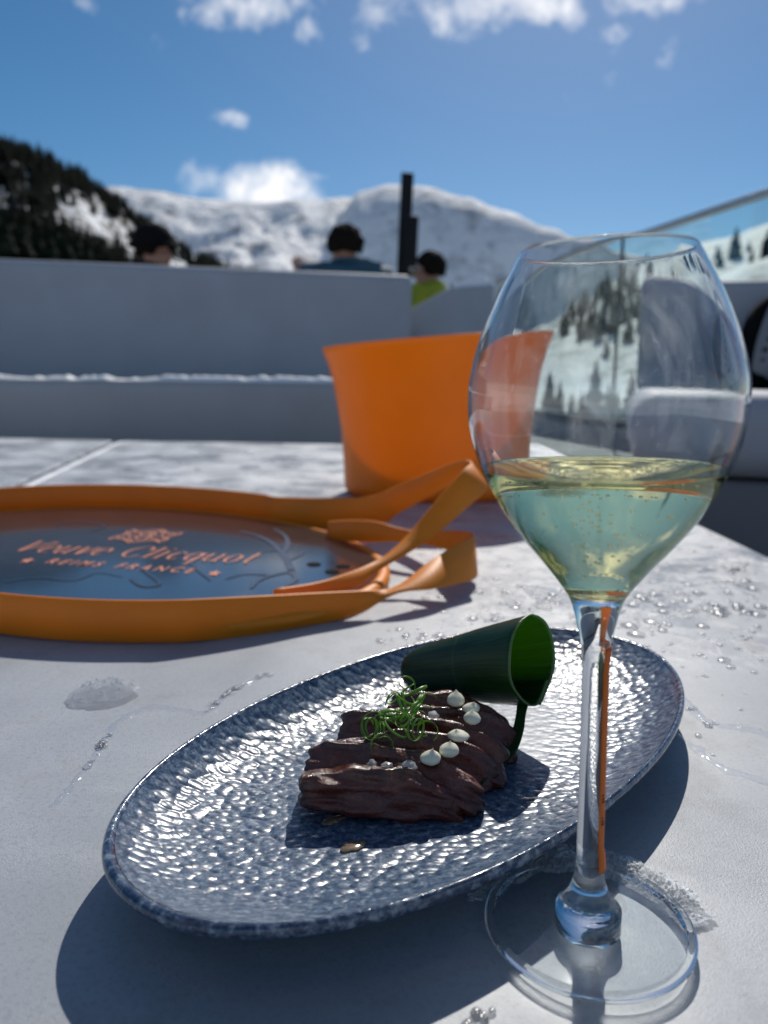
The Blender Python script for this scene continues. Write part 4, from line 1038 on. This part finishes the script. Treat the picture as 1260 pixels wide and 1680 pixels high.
link('twig_motif', mesh(V, F), M['print_blue'], tray, False)
for pts, w_ in [([(10, 955), (60, 948), (120, 952), (160, 940), (200, 946)], .0016), ([(90, 862), (130, 856), (170, 862), (150, 872)], .0016), ([(215, 950), (235, 962), (262, 958), (240, 940), (225, 930)], .002), ([(300, 905), (318, 930), (345, 952)], .0016)]:
    V = []; F = []; twig(pts, w_); link('vine_motif', mesh(V, F), M['print_grey'], tray, False)
for px, py in [(515, 926), (545, 938), (563, 929)]:
    p = at(px, py, z=.012); me = revolve([(.0068, DZ+.0003), (.0, DZ+.0003)], 20); o = link('hole', me, M['black_cloth'], tray, False); o.location = (p.x-TC.x, p.y-TC.y, 0)

# ------------------------------------------------------------------ ice bucket
BX, BY = .076, 1.235
bk = empty('ice_bucket', (BX, BY, 0)); tag(bk, 'flared orange acrylic ice bucket with a slanting rim behind the glass', 'ice bucket')
def bucket():
    n = 128; V = []; F = []
    zl_, zr_ = at(532, 574, y=BY).z, at(893, 546, y=BY).z
    W_ = [(.0, .128), (.02, .139), (.06, .141), (.25, .143), (.45, .147), (.62, .153), (.78, .160), (.9, .168), (1., .177)]
    def rx(t): return lerp_lin(W_, t)
    def lerp_lin(P, x):
        for (a, b), (c_, d_) in zip(P, P[1:]):
            if x <= c_: return b+(d_-b)*(x-a)/(c_-a)
        return P[-1][1]
    lev = [k/30 for k in range(31)]
    def ring(t, off, zoff=0):
        R = rx(t)-off; o_ = []
        for k in range(n):
            a = 2*pi*k/n; x = R*math.copysign(abs(cos(a))**.92, cos(a)); zt_ = (zl_+zr_)/2+(zr_-zl_)/2*(x/.177); y = R*.78*math.copysign(abs(sin(a))**.92, sin(a)); o_.append((x, y, .0008+max(zoff, zt_*t)))
        return o_
    seq = [ring(t, 0) for t in lev]+[[(x, y, z+.0012) for x, y, z in ring(1, .0012)], [(x, y, z+.0012) for x, y, z in ring(1, .003)]]+[ring(t, .0042, .006) for t in lev[::-1]]
    for r_ in seq: V += r_
    for j in range(len(seq)-1):
        for k in range(n): F.append((j*n+k, j*n+(k+1) % n, (j+1)*n+(k+1) % n, (j+1)*n+k))
    F += [tuple(range(n))[::-1], tuple(range((len(seq)-1)*n, len(seq)*n))]
    return mesh(V, F)
link('shell', bucket(), M['bucket'], bk)

# ------------------------------------------------------------------ wine glass
G = empty('wine_glass', (GLX, GLY, .0022)); ax = Vector((-.0309, .0134, 1)).normalized(); G.rotation_mode = 'QUATERNION'; G.rotation_quaternion = Vector((0, 0, 1)).rotation_difference(ax)
tag(G, 'tall stemmed tulip wine glass half full, with an orange stripe on its stem', 'wine glass')
def smooth_prof(P, n=6): return [(max(0, v.x), v.z) for v in catmull([Vector((r, 0, z)) for r, z in P], n)]
out_b = smooth_prof([(.0041, .094), (.0046, .100), (.0058, .106), (.0078, .1135), (.0102, .1182), (.0165, .1262), (.0235, .1341), (.0296, .1419), (.0342, .1496), (.0381, .1572), (.0408, .1647), (.0423, .1722), (.0425, .1796), (.0417, .1869), (.0385, .1976), (.0339, .2083), (.0292, .217), (.0267, .2215)], 6)
in_b = smooth_prof([(.0258, .2216), (.0283, .217), (.0329, .2083), (.0375, .1976), (.0407, .1869), (.0415, .1796), (.0413, .1722), (.0398, .1647), (.0370, .1572), (.0330, .1496), (.0283, .1419), (.0221, .1341), (.0150, .1266), (.0095, .1212), (.005, .1185), (.0, .1178)], 6)
lip = [(.02655, .2219), (.0262, .2220)]
NB = lambda P: [(rr*(1-.035*max(0, min(1, (zz-.105)/.03))), zz) for rr, zz in P]
out_b, lip, in_b = NB(out_b), NB(lip), NB(in_b)
me = revolve(out_b+lip+in_b, 128); bowl = link('bowl', me, M['glass'], G); me.materials.append(M['smeared'])
n_out = len(out_b)-1
for i_, p in enumerate(me.polygons):
    if i_//128 < n_out and p.center.z > .16: p.material_index = 1
ft = smooth_prof([(0, .0), (.02, .0), (.031, .0), (.0338, .0002), (.0348, .0009), (.035, .0017), (.0347, .0024), (.0335, .0030), (.028, .0034), (.020, .0040), (.0145, .0052), (.0104, .0076), (.0074, .0118), (.0057, .0160), (.0049, .020), (.0045, .025), (.0044, .030)], 6)
k_ = next(i for i, (rr, zz) in enumerate(ft) if zz > .0068)
me = revolve([(0, .00015), (ft[k_][0]*.5, .00015), (ft[k_][0], .00015)]+ft[k_:]+[(.0043, .04), (.0042, .055), (.0041, .07), (.0041, .085), (.0041, .094)], 64); stem = link('stem', me, M['glass'], G)
me = revolve(ft[:k_+1], 128); foot = link('foot', me, M['thin_glass'], G); me.materials.append(M['glass'])
for p in me.polygons:
    if sqrt(p.center.x**2+p.center.y**2) > .0318: p.material_index = 1
for ob in (bowl, stem, foot):
    bm = bmesh.new(); bm.from_mesh(ob.data)
    bm.normal_update(); 
    bm.to_mesh(ob.data); bm.free()
# stripe on the stem
V = []; F = []
aim_a = radians(-48)
for i in range(41):
    t = i/40; z = .0225+.078*t; r = .0046 if z > .03 else .0050+(.03-z)*.06
    if z > .094: r += (z-.094)*.12
    hw = radians(21)
    for k in range(5): a = aim_a-hw+2*hw*k/4; V.append((r*cos(a), r*sin(a), z))
    for k in range(5): a = aim_a-hw+2*hw*(4-k)/4; V.append(((r-.0003)*cos(a), (r-.0003)*sin(a), z))
for i in range(40):
    for k in range(10): F.append((i*10+k, i*10+(k+1) % 10, (i+1)*10+(k+1) % 10, (i+1)*10+k))
F += [tuple(range(10))[::-1], tuple(range(400, 410))]
M['stripe'] = translucent('orange_stripe', (.75, .2, .01), (.9, .25, .02), .35, .35)
stripe = link('stripe', mesh(V, F), M['stripe'], G)
for z_ in (.0475, .0395):
    V = []; F = []
    for j, dz in enumerate((0, .0011, .0024)):
        b = len(V)
        for k in range(5): 
            a = aim_a-radians(11)+radians(22-6*j)*k/4
            for zz in (z_+dz, z_+dz+.00045): V.append((.00472*cos(a), .00472*sin(a), zz))
        F += [(b+2*k, b+2*k+2, b+2*k+3, b+2*k+1) for k in range(4)]
    mk = link('printed_mark', mesh(V, F), M['black_cloth'], stripe)

# wine: overlaps the inner wall by a hair, level top
WL = .158
def in_r(z):
    P = sorted([(zz, rr) for rr, zz in in_b])
    for (a, b), (c_, d_) in zip(P, P[1:]):
        if a <= z <= c_: return b+(d_-b)*(z-a)/max(1e-9, (c_-a))
    return P[-1][1]
wine = empty('wine', (GLX, GLY, .0022)); wine.rotation_mode = 'QUATERNION'; wine.rotation_quaternion = G.rotation_quaternion
tag(wine, 'pale sparkling white wine filling the lower half of the glass', 'wine')
lowp = [(rr, zz) for rr, zz in in_b if zz < WL-.0005]; lowp = lowp[::-1]
wp = [(rr+.0004 if rr > 0 else 0, zz-.0003) for rr, zz in lowp]
rt = in_r(WL)+.0004
wp += [(rt, WL-.0004), (rt-.0012, WL-.0005), (rt-.003, WL-.0006), (rt*.6, WL-.0006), (rt*.3, WL-.0006), (0, WL-.0006)]
me = revolve(wp, 128)
link('liquid', me, M['wine'], wine)
V = []; F = []; rb = random.Random(5)
ico = bmesh.new(); bmesh.ops.create_icosphere(ico, subdivisions=2, radius=1); iv = [v.co.copy() for v in ico.verts]; iF = [[v.index for v in f.verts] for f in ico.faces]; ico.free()
for k in range(110):
    if k < 70: z = rb.gauss(.1420, .006); rr = abs(rb.gauss(0, .0135)); 
    else: z = rb.uniform(.127, WL-.004); rr = rb.random()*in_r(z)*.8
    if not .122 < z < WL-.0025 or rr > in_r(z)-.002: continue
    a = rb.random()*2*pi; s = rb.uniform(.0002, .00052); b = len(V)
    V += [(rr*cos(a)+p.x*s, rr*sin(a)+p.y*s, z+p.z*s) for p in iv]; F += [tuple(i+b for i in f) for f in iF]
for k in range(140):   # ring of foam beads at the edge
    a = rb.random()*2*pi; s = rb.uniform(.0002, .00045); rr = rt-.0015-rb.random()**2*.004; b = len(V); z = WL-.0022-s
    V += [(rr*cos(a)+p.x*s, rr*sin(a)+p.y*s, z+p.z*s) for p in iv]; F += [tuple(i+b for i in f) for f in iF]
o = link('bubbles', mesh(V, F), M['bubble'], wine); tag(o, kind='stuff')
